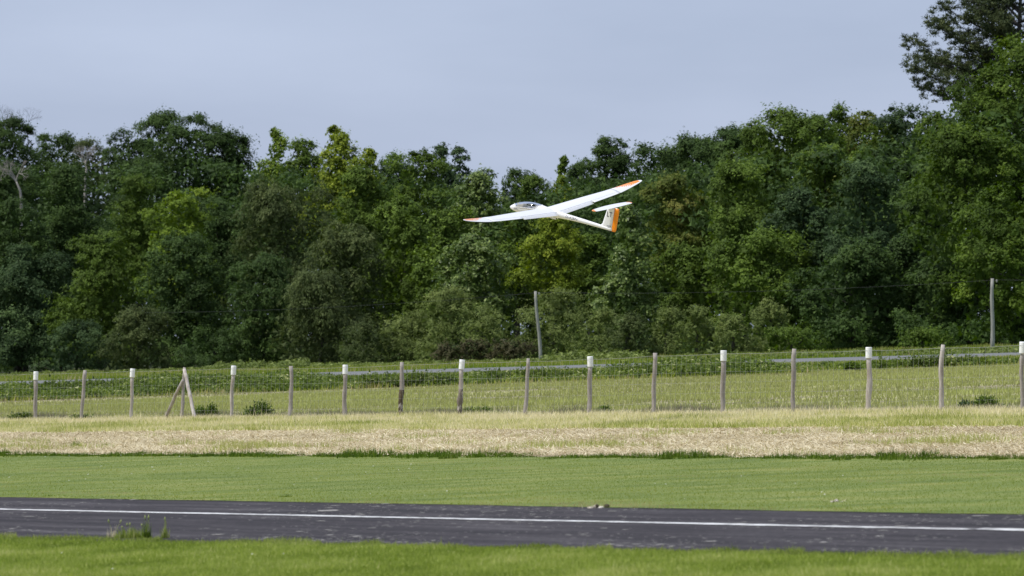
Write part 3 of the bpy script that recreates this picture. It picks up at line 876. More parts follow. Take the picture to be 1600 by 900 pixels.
TREES = [
 # name, u, vtop, hw, vbot, k, palette, style, profile, label
 ('oak_tree', 18, 192, 72, 470, 1.16, 'dark', 'oak', 'dome', "tall dark oak at the left picture edge with thin bare twigs above its crown"),
 ('oak_tree', 84, 210, 58, 430, 1.20, 'dark', 'fine', 'dome', "dark narrow tree standing just right of the leftmost skyline oak"),
 ('ash_tree', 138, 224, 60, 420, 1.24, 'grey', 'fine', 'round', "thin greyish tree showing a bare pale stem at the skyline dip on the left"),
 ('oak_tree', 285, 184, 122, 440, 1.20, 'dark', 'oak', 'dome', "broadest dark domed oak on the left skyline, highest above its neighbours"),
 ('poplar_tree', 430, 205, 44, 420, 1.22, 'bright', 'aspen', 'cone', "bright pointed poplar directly right of the broad dark domed oak"),
 ('poplar_tree', 474, 209, 40, 400, 1.26, 'mid', 'aspen', 'egg', "mid green rounded poplar top between two bright pointed poplars"),
 ('poplar_tree', 526, 197, 68, 420, 1.20, 'lime', 'aspen', 'cone', "tallest yellow green pointed poplar left of centre on the skyline"),
 ('poplar_tree', 572, 236, 46, 430, 1.16, 'lime', 'aspen', 'egg', "lower yellow green poplar at the right shoulder of the tallest pointed one"),
 ('oak_tree', 618, 244, 54, 460, 1.18, 'dark', 'oak', 'dome', "dark rounded crown at the skyline right of the yellow green poplars"),
 ('oak_tree', 655, 242, 64, 470, 1.12, 'mid', 'oak', 'dome', "mid green broad crown below and left of the pair of round tufted tops"),
 ('alder_tree', 690, 226, 29, 430, 1.25, 'blue', 'aspen', 'egg', "left one of two round tufted tree tops standing out left of the glider"),
 ('alder_tree', 717, 230, 31, 430, 1.27, 'blue', 'aspen', 'egg', "right one of two round tufted tree tops standing out left of the glider"),
 ('alder_tree', 752, 266, 58, 500, 1.10, 'silver', 'aspen', 'dome', "light leaved alder whose crown reaches the left wing tip of the glider"),
 ('oak_tree', 806, 272, 42, 470, 1.30, 'dark', 'oak', 'round', "dark far crown seen in the gap just above the glider's canopy"),
 ('alder_tree', 836, 282, 50, 480, 1.18, 'mid', 'fine', 'dome', "mid green rounded crown right behind the glider's wing root"),
 ('poplar_tree', 880, 244, 15, 420, 1.28, 'mid', 'aspen', 'cone', "slender spire shaped tree top between the wing root and the dark ridge"),
 ('birch_tree', 878, 274, 36, 470, 1.20, 'lime', 'fine', 'cone', "yellow green crown under the slender spire behind the glider's wing"),
 ('oak_tree', 952, 214, 84, 430, 1.30, 'dark', 'fine', 'cone', "dark loose crowned tree rising behind the glider's right wing"),
 ('oak_tree', 1022, 234, 76, 430, 1.30, 'dark', 'oak', 'dome', "dark crown on the skyline straight above the glider's tailplane"),
 ('oak_tree', 1092, 224, 82, 450, 1.28, 'dark', 'oak', 'dome', "dark crown on the skyline above the reddish tinged tree"),
 ('oak_tree', 1146, 204, 76, 450, 1.26, 'dark', 'oak', 'dome', "dark crown on the skyline where the ridge begins to climb to the right"),
 ('oak_tree', 1216, 184, 88, 500, 1.14, 'mid', 'oak', 'dome', "large mid green oak forming the first high shoulder on the right"),
 ('ash_tree', 1312, 159, 60, 430, 1.24, 'mid', 'fine', 'cone', "loose pointed ash top sticking out of the skyline on the right"),
 ('beech_tree', 1350, 176, 48, 400, 1.22, 'rust', 'oak', 'dome', "brownish rounded crown right of the loose pointed ash top"),
 ('willow_tree', 1420, 174, 80, 420, 1.22, 'blue', 'fan', 'dome', "grey green feathery topped tree under the pine's lowest branches"),
 ('oak_tree', 1290, 196, 70, 470, 1.12, 'mid', 'oak', 'dome', "broad mid green oak in front of the loose pointed ash top"),
 ('oak_tree', 1592, 70, 128, 420, 1.12, 'oak', 'oak', 'dome', "tallest broadleaved oak at the right edge below the pine"),
 ('oak_tree', 350, 208, 56, 420, 1.22, 'dark', 'oak', 'dome', "dark sloping shoulder crown right of the broadest domed oak"),
 ('oak_tree', 205, 204, 56, 420, 1.23, 'dark', 'fine', 'dome', "dark crown forming the left shoulder of the broadest domed oak"),
 ('oak_tree', 905, 258, 34, 430, 1.32, 'dark', 'oak', 'dome', "small dark far crown in the notch right of the slender spire"),
 ('oak_tree', 1060, 236, 52, 420, 1.33, 'dark', 'fine', 'dome', "far dark crown filling the ridge above the glider's raised right wing tip"),
 ('oak_tree', 1184, 196, 60, 430, 1.22, 'mid', 'fine', 'dome', "mid green crown at the start of the high right hand shoulder"),
 ('oak_tree', 1262, 182, 62, 430, 1.20, 'mid', 'fine', 'dome', "mid green rounded skyline crown left of the loose pointed ash"),
 ('oak_tree', 1388, 184, 52, 430, 1.21, 'mid', 'fine', 'dome', "mid green crown between the brownish crown and the feathery topped tree"),
 ('oak_tree', 1462, 186, 52, 430, 1.18, 'mid', 'fine', 'dome', "mid green crown where the skyline meets the tallest right hand oak"),
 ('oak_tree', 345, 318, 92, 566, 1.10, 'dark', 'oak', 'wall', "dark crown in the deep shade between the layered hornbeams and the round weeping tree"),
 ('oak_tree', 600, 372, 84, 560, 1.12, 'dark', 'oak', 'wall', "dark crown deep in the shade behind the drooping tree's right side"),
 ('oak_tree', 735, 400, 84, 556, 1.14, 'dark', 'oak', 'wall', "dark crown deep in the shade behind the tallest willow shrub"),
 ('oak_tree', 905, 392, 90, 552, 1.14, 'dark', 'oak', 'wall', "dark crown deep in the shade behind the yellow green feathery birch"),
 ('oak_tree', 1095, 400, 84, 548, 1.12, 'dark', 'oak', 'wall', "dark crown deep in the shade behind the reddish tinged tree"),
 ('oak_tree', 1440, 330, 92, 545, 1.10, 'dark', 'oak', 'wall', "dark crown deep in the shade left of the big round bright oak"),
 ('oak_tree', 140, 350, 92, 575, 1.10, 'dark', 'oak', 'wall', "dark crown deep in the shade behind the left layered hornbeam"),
 # front row
 ('oak_tree', -8, 255, 92, 520, 1.03, 'dark', 'oak', 'wall', "dark oak filling the left picture edge below the bare twigs"),
 ('oak_tree', 98, 262, 72, 560, 1.04, 'dark', 'oak', 'dome', "dark green oak in the front row below the skyline dip on the left"),
 ('holly_tree', 28, 314, 60, 560, 0.985, 'dark', 'fine', 'dome', "dark holly hiding the lower stem of the pale dead tree at far left"),
 ('hornbeam_tree', 215, 276, 70, 470, 1.06, 'mid', 'fan', 'cone', "layered hornbeam with upswept light green sprays below the broad dark oak"),
 ('hornbeam_tree', 285, 300, 62, 500, 1.02, 'bright', 'fan', 'dome', "lighter green layered hornbeam right of the taller layered one"),
 ('oak_tree', 168, 372, 78, 560, 0.99, 'mid', 'fan', 'dome', "dark green front tree with fans of leaves under the two hornbeams"),
 ('oak_tree', 40, 392, 80, 570, 0.98, 'blue', 'oak', 'dome', "bluish green low crown near the lower left corner of the wood"),
 ('hazel_tree', 290, 372, 78, 570, 0.98, 'dark', 'fine', 'dome', "dark rounded tree behind the wooden fence brace"),
 ('willow_tree', 448, 276, 92, 540, 1.03, 'grey', 'weep', 'dome', "big round grey green weeping tree left of centre"),
 ('willow_tree', 545, 352, 70, 560, 1.00, 'grey', 'weep', 'dome', "lower dark drooping tree leaning out right of the big round weeping tree"),
 ('willow_tree', 412, 400, 68, 570, 0.98, 'dark', 'weep', 'wall', "dark drooping tree at the foot of the big round weeping tree"),
 ('willow_tree', 500, 430, 84, 575, 0.97, 'grey', 'weep', 'dome', "lowest drooping tree with feathery boughs reaching the ground"),
 ('maple_tree', 565, 268, 62, 500, 1.08, 'mid', 'oak', 'dome', "mid green maple under the yellow green poplars"),
 ('maple_tree', 635, 318, 62, 520, 1.04, 'mid', 'oak', 'dome', "green maple between the drooping trees and the light leaved alder"),
 ('alder_tree', 700, 330, 60, 490, 1.04, 'mid', 'aspen', 'dome', "green alder right below the left wing tip of the glider"),
 ('alder_tree', 748, 372, 66, 500, 1.00, 'silver', 'aspen', 'dome', "spotted silvery leaved alder left of the leaning pole"),
 ('birch_tree', 862, 330, 52, 480, 1.02, 'lime', 'fine', 'egg', "yellow green feathery birch above the leaning pole"),
 ('oak_tree', 808, 330, 44, 480, 1.10, 'mid', 'oak', 'dome', "mid green tree under the glider's canopy and left wing"),
 ('oak_tree', 922, 372, 34, 490, 1.08, 'mid', 'oak', 'dome', "dark gap tree between the yellow birch and the conical aspen"),
 ('aspen_tree', 980, 328, 54, 512, 1.00, 'silver', 'aspen', 'cone', "conical aspen with pale flecked leaves right below the orange rudder"),
 ('chestnut_tree', 1062, 282, 66, 420, 1.10, 'rust', 'oak', 'dome', "reddish tinged yellow green tree right of the glider's tail"),
 ('oak_tree', 1070, 392, 58, 510, 1.04, 'mid', 'oak', 'dome', "shaded mid green tree between the conical aspen and the big oaks"),
 ('oak_tree', 1158, 262, 80, 480, 1.06, 'mid', 'oak', 'dome', "large green oak on the left side of the dark right hand block"),
 ('oak_tree', 1190, 376, 88, 530, 1.00, 'mid', 'oak', 'dome', "low spreading oak above the green shrubs right of centre"),
 ('oak_tree', 1265, 306, 72, 540, 1.03, 'blue', 'oak', 'dome', "bluish green oak in the front row of the right hand block"),
 ('oak_tree', 1348, 262, 74, 530, 1.04, 'blue', 'oak', 'dome', "tall bluish green oak left of the big round bright oak"),
 ('oak_tree', 1330, 400, 92, 545, 0.99, 'dark', 'oak', 'dome', "dark low crown over the road right of centre"),
 ('oak_tree', 1420, 372, 66, 545, 1.02, 'dark', 'oak', 'dome', "dark crown tucked under the left side of the big round bright oak"),
 ('oak_tree', 1512, 216, 108, 470, 1.02, 'oak', 'oak', 'round', "big round oak with a bright left flank near the right edge"),
 ('oak_tree', 1590, 300, 98, 530, 0.99, 'oak', 'oak', 'dome', "oak at the right picture edge behind the straight pole"),
 ('oak_tree', 1500, 420, 90, 548, 1.02, 'dark', 'oak', 'dome', "shaded low oak directly behind the straight pole"),
]
for q, tr in enumerate(TREES):
    nm, u, vt, hw, vb, k, pal, sty, prof, lab = tr
    pixel_tree(nm, u, vt, hw, vb, k, pal, sty, prof, lab, seed=q,
               leaf={'aspen': .22, 'fine': .17, 'fan': .20, 'weep': .22, 'oak': .19}.get(sty, .2),
               cover=12.5)

# the pine at the top right: bare-ish limbs with needle tufts
def pine():
    r = np.random.default_rng(77)
    u, k = 1600, 1.22
    Z = zfront(u) * k; X = (u - 800) / F * Z; mp_ = Z / F; v0 = vbase(u, Z)
    o = thing('pine_tree', "tall dark pine with open needle tufted branches against the sky at top right", 'tree', (X, Z, float(gz(X))))
    mb = MB()
    H = (v0 + 150) * mp_
    ax = lambda z: np.array([.3 * math.sin(z * .25), 0, z])
    zs = np.linspace(-.3, H, 12)
    mb.tube([ax(z) for z in zs], [.34 * (1 - z / H * .85) for z in zs], n=9, jit=.05, r=r)
    P, Dd, TN = [], [], []
    # limbs: (start v, tip du, tip v)
    limbs = [(150, -186, 112), (175, -170, 138), (130, -172, 62), (110, -164, 92), (90, -150, 40), (60, -128, 8), (40, -120, -30), (150, -120, 140), (20, -95, -80),
             (100, -110, 70), (70, -80, 20), (140, -90, 120), (120, -60, 80), (30, -60, -40), (0, -50, -90), (80, -40, 40),
             (150, 60, 100), (110, 120, 60), (60, 110, 0), (10, 80, -60), (-20, -30, -130), (130, -40, 110), (90, -100, -5), (60, -60, -20), (125, -140, 98), (105, -135, 20), (160, -75, 96),
             (90, -45, 20), (60, 40, 10), (40, -35, -15), (20, 45, -30), (110, 50, 50), (75, 60, 30), (50, -70, -10), (35, 30, 5), (100, -30, 45), (15, -55, -40), (120, 40, 75)]
    for (vs, du, vt) in limbs:
        a_ = ax((v0 - vs) * mp_)
        e_ = np.array([du * mp_, r.normal() * 1.6, (v0 - vt) * mp_])
        mid = a_ * .5 + e_ * .5 + np.array([0, 0, -.35])
        pts = [a_, a_ * .55 + mid * .45, mid, mid * .45 + e_ * .55 + np.array([0, 0, -.12]), e_]
        mb.tube(pts, [.10, .085, .065, .04, .015], n=5, cap=False)
        L = np.linalg.norm(e_ - a_)
        nt_ = int(L * 10.5)
        for q in range(nt_):
            f = r.uniform(.22, 1.02) ** .8
            sgm = min(3, int(f * 4)); ff = f * 4 - sgm
            base = pts[sgm] * (1 - ff) + pts[sgm + 1] * ff
            off = r.normal(size=3) * np.array([.36, .46, .26]) + np.array([0, 0, .08])
            tip = base + off
            if r.random() < .35:
                mb.tube([base, tip], [.02, .01], n=3, cap=False)
            # a tuft: upturned needle bunch
            m_ = 64
            cdir = np.array([np.sign(du) * .5, 0, .8]) + r.normal(size=3) * .35
            dd = r.normal(size=(m_, 3)) * 1.1 + cdir
            dd /= np.linalg.norm(dd, axis=1, keepdims=True)
            P.append(tip + dd * np.array([1.25, 1, .8]) * r.uniform(.02, .34, (m_, 1)) * r.uniform(.7, 1.3)); Dd.append(dd)
            TN.append(np.clip(.45 + .18 * r.normal() + .12 * r.normal(size=m_), 0, 1))
    P = np.concatenate(P); Dd = np.concatenate(Dd)
    Nn = r.normal(size=P.shape) + np.array([0, -.3, .3])
    V = leaf_tris(P, Nn, .145, r, Dd * 2, .40)
    blade_obj("crown", V, np.concatenate(TN), LEAF['pine'], kind=None, parent=o)
    obj("trunk", mb.mesh("trunk", BARK), o)
pine()

# dead pale stems and bare twigs on the left
def bare_tree(u, v_low, v_top, k, spread, label, seed, lean=0, mat=BARK_PALE, r0=.07, depth=4, from_ground=True):
    r = np.random.default_rng(seed)
    Z = zfront(u) * k; X = (u - 800) / F * Z; mp_ = Z / F; v0 = vbase(u, Z)
    o = thing('dead_tree', label, 'dead tree', (X, Z, float(gz(X))))
    mb = MB()
    zl, zt = (v0 - v_low) * mp_, (v0 - v_top) * mp_
    p0 = np.array([0, 0, -.2]); p1 = np.array([0, 0, zl]); 
    fork = p1 + np.array([lean * mp_ * .5, 0, (zt - zl) * .5])
    mb.tube([p0, p1 * .5, p1, (p1 + fork) / 2 + np.array([.12, 0, 0]), fork], [r0 * 2, r0 * 1.6, r0 * 1.2, r0, r0 * .8], n=6)
    def br(p, d, L, rr, n_):
        e = p + d * L
        mid = (p + e) / 2 + r.normal(size=3) * L * .06
        mb.tube([p, mid, e], [rr, rr * .8, rr * .5], n=4, cap=False)
        if n_ > 0:
            for _ in range(3):
                dd = d + r.normal(size=3) * .45; dd[1] *= .6
                dd /= np.linalg.norm(dd)
                br(e - d * L * r.uniform(0, .35), dd, L * r.uniform(.55, .8), rr * .55, n_ - 1)
    for _ in range(4):
        d = np.array([lean * .03 + r.normal() * spread, r.normal() * .2, 1.0]); d /= np.linalg.norm(d)
        br(fork, d, (zt - zl) * .27, r0 * .65, depth)
    obj("trunk", mb.mesh("trunk", mat), o)
bare_tree(33, 312, 255, 1.01, .7, "pale dead stem with bare forked branches among the dark oaks at far left", 5, lean=-16, r0=.10)
bare_tree(133, 282, 232, 1.15, .5, "short bare pale trunk showing at the skyline dip on the left", 6, r0=.11)
bare_tree(42, 240, 172, 1.17, .8, "thin bare twigs sticking up above the leftmost oak", 8, r0=.045, mat=BARK)
bare_tree(4, 235, 172, 1.18, .6, "bare twig cluster at the top of the left picture edge", 9, r0=.04, mat=BARK)

# shrubs in front of the wood
SHRUBS = [
 (575, 512, 58, 'grey', 'shrub', .93, "low grey green shrub at the right foot of the drooping trees"),
 (640, 494, 56, 'shrub', 'shrub', .95, "soft light green shrub next to the drooping tree's boughs"),
 (705, 458, 58, 'shrub', 'shrub', .95, "tallest soft green willow shrub left of the leaning pole"),
 (768, 486, 50, 'shrub', 'shrub', .92, "rounded willow shrub just left of the leaning pole"),
 (868, 460, 62, 'shrub', 'shrub', .95, "wide willow shrub right behind the leaning pole"),
 (935, 492, 44, 'shrub', 'shrub', .92, "pale shrub right of the willow behind the leaning pole"),
 (984, 498, 42, 'grey', 'shrub', .91, "purplish grey twiggy shrub under the conical aspen"),
 (1040, 490, 40, 'shrub', 'shrub', .93, "pale green shrub right of the twiggy grey one"),
 (1088, 486, 38, 'shrub', 'shrub', .92, "light green rounded shrub in the middle of the shrub belt"),
 (1145, 500, 46, 'shrub', 'shrub', .91, "low pale green shrub at the right of the shrub belt"),
 (1206, 476, 42, 'shrub', 'shrub', .95, "pale leaved shrub at the left foot of the dark right hand oaks"),
 (1235, 520, 50, 'mid', 'fine', .93, "low dark green bush right of the pale leaved shrub"),
 (1440, 522, 46, 'mid', 'fine', .95, "low green bush in the shade left of the straight pole"),
 (215, 488, 62, 'grey', 'fine', .94, "olive green bush hanging over the ground behind the fence brace"),
 (120, 510, 62, 'blue', 'fine', .95, "dark bluish bush at the foot of the left hand oaks"),
 (330, 520, 60, 'dark', 'fine', .95, "very dark bush at the foot of the dark rounded tree"),
]
for q, (u, vt, hw, pal, sty, k, lab) in enumerate(SHRUBS):
    Z = zfront(u) * k
    pixel_tree('shrub', u, vt, hw, vbase(u, Z) - 3, k, pal, sty, 'dome', lab, cat='shrub', leaf=.13, seed=300 + q, cover=8.0, nl=10)
# brambles
for q, (u, vt, hw, lab) in enumerate([
    (700, 545, 34, "brown bramble thicket left end beside the road"),
    (748, 539, 34, "brown bramble mound behind the roadside left of the leaning pole"),
    (802, 540, 32, "brown bramble mound touching the foot of the leaning pole")]):
    Z = zfront(u) * .885
    pixel_tree('bramble_bush', u, vt, hw, vbase(u, Z) - 2, .885, 'bramble', 'shrub', 'dome', lab, cat='bramble', leaf=.17, seed=400 + q, cover=12, nl=24, ysc=.6)

# undergrowth along the foot of the wood, and the wood behind it, which read as one mass
def mass(name, n, zlo, zhi, hfun, mat, leaf, seed, clump=1.2):
    r = np.random.default_rng(seed)
    m_ = 34
    nc = n // m_
    uu = r.uniform(-60, 1660, nc)
    Z = zfront(uu) * r.uniform(zlo, zhi, nc)
    X = (uu - 800) / F * Z
    hh = hfun(uu, Z) * r.random(nc) ** .8
    C = np.stack([X, Z, gz(X) + hh], 1)
    d = r.normal(size=(nc, m_, 3)); d /= np.linalg.norm(d, axis=2, keepdims=True)
    CR = r.uniform(.5, 1.1, (nc, 1, 1)) * clump
    P = C[:, None, :] + d * CR * r.uniform(.4, 1, (nc, m_, 1)) * np.array([1, 1, .7])
    P[:, :, 2] = np.maximum(P[:, :, 2], gz(X)[:, None] + .05)
    Nn = d * .5 + r.normal(size=d.shape) * .5 + np.array([0, -.1, .5])
    V = leaf_tris(P.reshape(-1, 3), Nn.reshape(-1, 3), leaf, r)
    tn = np.clip(.4 + .16 * r.normal(size=(nc, 1)) + .15 * r.normal(size=(nc, m_)), 0, 1).ravel()
    return blade_obj(name, V, tn, mat)
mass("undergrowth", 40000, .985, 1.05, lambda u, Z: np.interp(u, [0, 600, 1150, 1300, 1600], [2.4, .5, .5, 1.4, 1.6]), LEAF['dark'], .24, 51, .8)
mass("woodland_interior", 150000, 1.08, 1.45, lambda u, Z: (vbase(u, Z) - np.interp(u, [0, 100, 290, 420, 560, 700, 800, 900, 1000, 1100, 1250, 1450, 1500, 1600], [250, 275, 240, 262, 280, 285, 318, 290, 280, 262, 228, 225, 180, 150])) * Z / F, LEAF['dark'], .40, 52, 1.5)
# ferns and nettles before the shrubs
weeds("roadside_ferns", 46000, lambda x, y: (y > zfront(upx(x, y)) * .83) & (y < zfront(upx(x, y)) * .90), lambda x, y: .12 + .25 * vnoise(x * .4, y * .1, 141) + .35 * (np.abs(upx(x, y) - 930) < 80) + .35 * (np.abs(upx(x, y) - 410) < 70), LEAF['shrub'], .20, 33, lambda r, n: .0 + .55 * r.random(n))

# ------------------------------------------------------------------ utility poles and wires
CONC = noise_mat("weathered_pole", [(0.3, (0.20, 0.20, 0.175)), (0.7, (0.40, 0.39, 0.35))], scale=4, stretch=(4, 4, .6), bump=.2)
DARKM = noise_mat("dark_iron", [(0.3, (0.03, 0.03, 0.03)), (0.7, (0.07, 0.07, 0.07))], scale=8, rough=.5)
def pole(u, vb_, ut, vt, w, label):
    P0 = gp(u, vb_)
    Z = P0[1]; mp_ = Z / F
    o = thing('utility_pole', label, 'pole', tuple(P0))
    top = np.array([(ut - u) * mp_, 0, (vb_ - vt) * mp_])
    r = np.random.default_rng(int(u))
    pts = [top * f + np.array([.03 * math.sin(f * 6), 0, -.3 * (f == 0)]) for f in np.linspace(0, 1, 8)]
    mb = MB().tube(pts, list(np.linspace(w, w * .72, 8)), n=10, jit=.03, r=r)
    obj("pole_shaft", mb.mesh("pole_shaft", CONC), o)
    b = MB().tube([top + np.array([w * .6, 0, -.10]), top + np.array([w * 1.9, -.02, -.12])], [.018, .018], n=6)
    br_ = obj("bracket", b.mesh("bracket", DARKM), o)
    i_ = MB().tube([top + np.array([w * 1.9, -.02, a_]) for a_ in (-.20, -.17, -.13, -.09, -.06)], [.03, .05, .035, .05, .025], n=8)
    obj("insulator", i_.mesh("insulator", CONC), br_)
    return P0 + top + np.array([w * 1.9, -.02, -.07])
pa = pole(845, 567, 837, 455, .105, "leaning grey wooden utility pole in front of the willow shrubs")
pb = pole(1550, 548, 1551, 435, .105, "straight grey utility pole by the road at right against dark oaks")
def wire(a_, b_, sag, label):
    n_ = 24
    pts = [a_ * (1 - f) + b_ * f - np.array([0, 0, sag * 4 * f * (1 - f)]) for f in np.linspace(0, 1, n_)]
    o = obj("overhead_wire", MB().tube(pts, [.006] * n_, n=4).mesh("overhead_wire", DARKM))
    tag(o, label, 'wire', group='overhead wires along the road')
wire(pa, pb, .25, "thin dark overhead wire strung between the leaning and the straight pole")
dv = pb - pa
wire(pb, pb + np.array([dv[0], dv[1], SL * dv[0]]) * .35, .15, "short wire running off the picture at right from the straight pole")
wire(pa - np.array([dv[0] * 1.15, dv[1] * 1.15, SL * dv[0] * 1.15]), pa, .25, "thin overhead wire leading left from the leaning pole across the dark trees")

# ------------------------------------------------------------------ wire fence
WOOD = noise_mat("weathered_wood", [(0.28, (0.20, 0.17, 0.15)), (0.55, (0.38, 0.34, 0.31)), (0.8, (0.54, 0.49, 0.46))], scale=3.5, stretch=(3, 3, .5), bump=.4, detail=8)
WOOD_D = noise_mat("dark_wood", [(0.3, (0.06, 0.045, 0.03)), (0.7, (0.16, 0.12, 0.08))], scale=6, stretch=(3, 3, .7), bump=.6)
WOOD_P = noise_mat("pale_wood", [(0.35, (0.32, 0.27, 0.23)), (0.55, (0.52, 0.47, 0.43)), (0.8, (0.66, 0.62, 0.58))], scale=3.5, stretch=(3, 3, .5), bump=.4)
CAPM = noise_mat("white_sleeve", [(0.3, (0.84, 0.84, 0.83)), (0.7, (0.90, 0.90, 0.89))], scale=5, rough=.45)
WIREM = noise_mat("galvanised_wire", [(0.3, (0.28, 0.28, 0.27)), (0.7, (0.42, 0.42, 0.41))], scale=3, rough=.6)
def fpos(u, t=50.6):
    Z = t / (NDIR[1] + NDIR[0] * (u - 800) / F)
    X = (u - 800) / F * Z
    return np.array([X, Z, float(gz(X))])
POSTS = [(-22, -20, 582, 1), (55, 56.5, 580.5, 1), (127, 133, 578.5, 0), (205, 207, 576, 1), (284, 288, 574, 0), (362, 365.5, 571.5, 1), (452, 455, 572, 0), (538, 540, 570, 1),
         (625, 628, 566, 0), (718, 722, 562, 1), (820, 825, 560, 0), (920, 922, 557, 1), (1021, 1024, 551.5, 0), (1129, 1131, 547.5, 1), (1239, 1241, 545, 0),
         (1356, 1357, 542.5, 1), (1472, 1473, 538.5, 0), (1598, 1598, 534, 1), (1730, 1730, 528, 0)]
f0 = fpos(800)
fence = thing('wire_fence', "long wire mesh fence on grey wooden posts with alternate white tops before the field", 'fence', tuple(f0))
tops = []
PLAB = {284: "upright post held by two slanting braces", 625: "post with its lower half dark and shaggy", 127: "crooked grey post leaning right without a cap",
        1472: "pale patchy post with bleached lower half"}
for q, (ub, ut, vt, capd) in enumerate(POSTS):
    P0 = fpos(ub)
    vb_ = vbase(ub, P0[1]); mp_ = P0[1] / F
    h = (vb_ - vt) * mp_
    r = np.random.default_rng(600 + q)
    lx = (ut - ub) * mp_
    rad = r.uniform(.039, .050)
    cap_h = .20
    n_ = 10
    bend = r.normal() * .014
    def axis(f): return np.array([lx * f + bend * math.sin(f * 3.1) + .006 * math.sin(f * 11 + q), .01 * math.sin(f * 5 + q), h * f])
    fm = (1 - cap_h / h * .9) if capd else 1.0
    fs = np.linspace(0, fm, n_)
    pts = [axis(f) - np.array([0, 0, .25 * (f == 0)]) for f in fs]
    tl = r.uniform(.85, 1.0)
    mb = MB().tube(pts, [rad * (1 + .12 * r.normal() * .6) * (1 - (1 - tl) * f) for f in fs], n=10, jit=.05, r=r)
    mat = WOOD if q % 3 else (WOOD_P if q % 2 else WOOD)
    if ub == 1472 or ub == 362: mat = WOOD_P
    po = obj("post", mb.mesh("post", mat), fence, tuple(P0 - f0))
    if ub in PLAB: po['label'] = PLAB[ub]
    elif capd: po['label'] = "grey wooden post with white sleeve on top"
    if capd:
        a_, b_ = axis(1 - cap_h / h), axis(1.0)
        rr = .058
        m2 = MB().tube([a_, a_ + (b_ - a_) * .03, b_ - (b_ - a_) * .08, b_], [rr * .99, rr, rr, rr * .97], n=14)
        obj("cap", m2.mesh("cap", CAPM), po)
    if ub == 625:
        m3 = MB().tube([axis(f) for f in np.linspace(0, .52, 12)], [rad * (1.22 + .14 * r.normal()) for _ in range(12)], n=12, jit=.12, r=r)
        obj("bark_sheath", m3.mesh("bark_sheath", WOOD_D), po)
    if ub == 718:
        m3 = MB().tube([axis(f) for f in np.linspace(0, .5, 10)], [rad * (1.1 + .10 * r.normal()) for _ in range(10)], n=12, jit=.08, r=r)
        obj("bark_sheath", m3.mesh("bark_sheath", noise_mat("grey_bark", [(0.3, (0.11, 0.09, 0.07)), (0.7, (0.24, 0.20, 0.17))], scale=6, bump=.6)), po)
    tops.append((P0, P0 + axis(1.0), P0 + axis(0.0)))
# slanting braces
def brace(uf, vf, ut, vt, rad, mat, label, dy):
    Pf = fpos(uf); Pt = fpos(ut)
    mpf = Pf[1] / F
    zf = 0.02
    zt = Pt[2] + (vbase(ut, Pt[1]) - vt) * Pt[1] / F
    a_ = np.array([Pf[0], Pf[1] + dy, Pf[2] - .1]); b_ = np.array([Pt[0], Pt[1] + dy * .25, zt])
    r = np.random.default_rng(int(uf))
    pts = [a_ * (1 - f) + b_ * f + r.normal(size=3) * .006 for f in np.linspace(0, 1, 7)]
    o = obj("brace", MB().tube([p_ - f0 for p_ in pts], [rad * (1 - .15 * f) for f in np.linspace(0, 1, 7)], n=9, jit=.05, r=r).mesh("brace", mat), fence)
    o['label'] = label
brace(253, 661, 286, 594, .040, WOOD, "thin grey brace slanting down to the left", -.12)
brace(308, 655, 288.5, 577, .046, WOOD_P, "thick pale brace slanting down to the right", -.22)
# wire mesh: horizontal strands and stay wires
hs = [.04, .20, .36, .52, .68, .82, .95]
mbw = MB()
mtop = MB()
for i_ in range(len(tops) - 1):
    (g0, t0, b0), (g1, t1, b1) = tops[i_], tops[i_ + 1]
    off = np.array([-.05, -.035, 0])
    for hf in hs:
        pts = []
        for f in np.linspace(0, 1, 5):
            a_ = b0 * (1 - hf) + t0 * hf; c_ = b1 * (1 - hf) + t1 * hf
            pts.append(a_ * (1 - f) + c_ * f + off - f0 + np.array([0, 0, -.012 * math.sin(math.pi * f)]))
        mbw.tube(pts, [.0012 if hf < .9 else .0026] * 5, n=3, cap=False)
    nst = 14
    for q in range(1, nst):
        f = q / nst
        lo = (b0 * (1 - f) + b1 * f); hi = (t0 * (1 - f) + t1 * f)
        p0_ = lo * .96 + hi * .04 + off - f0; p1_ = lo * .05 + hi * .95 + off - f0 + np.array([0, 0, -.012 * math.sin(math.pi * f)])
        mbw.tube([p0_, p1_], [.0017, .0017], n=3, cap=False)
obj("wire_mesh", mbw.mesh("wire_mesh", WIREM), fence)

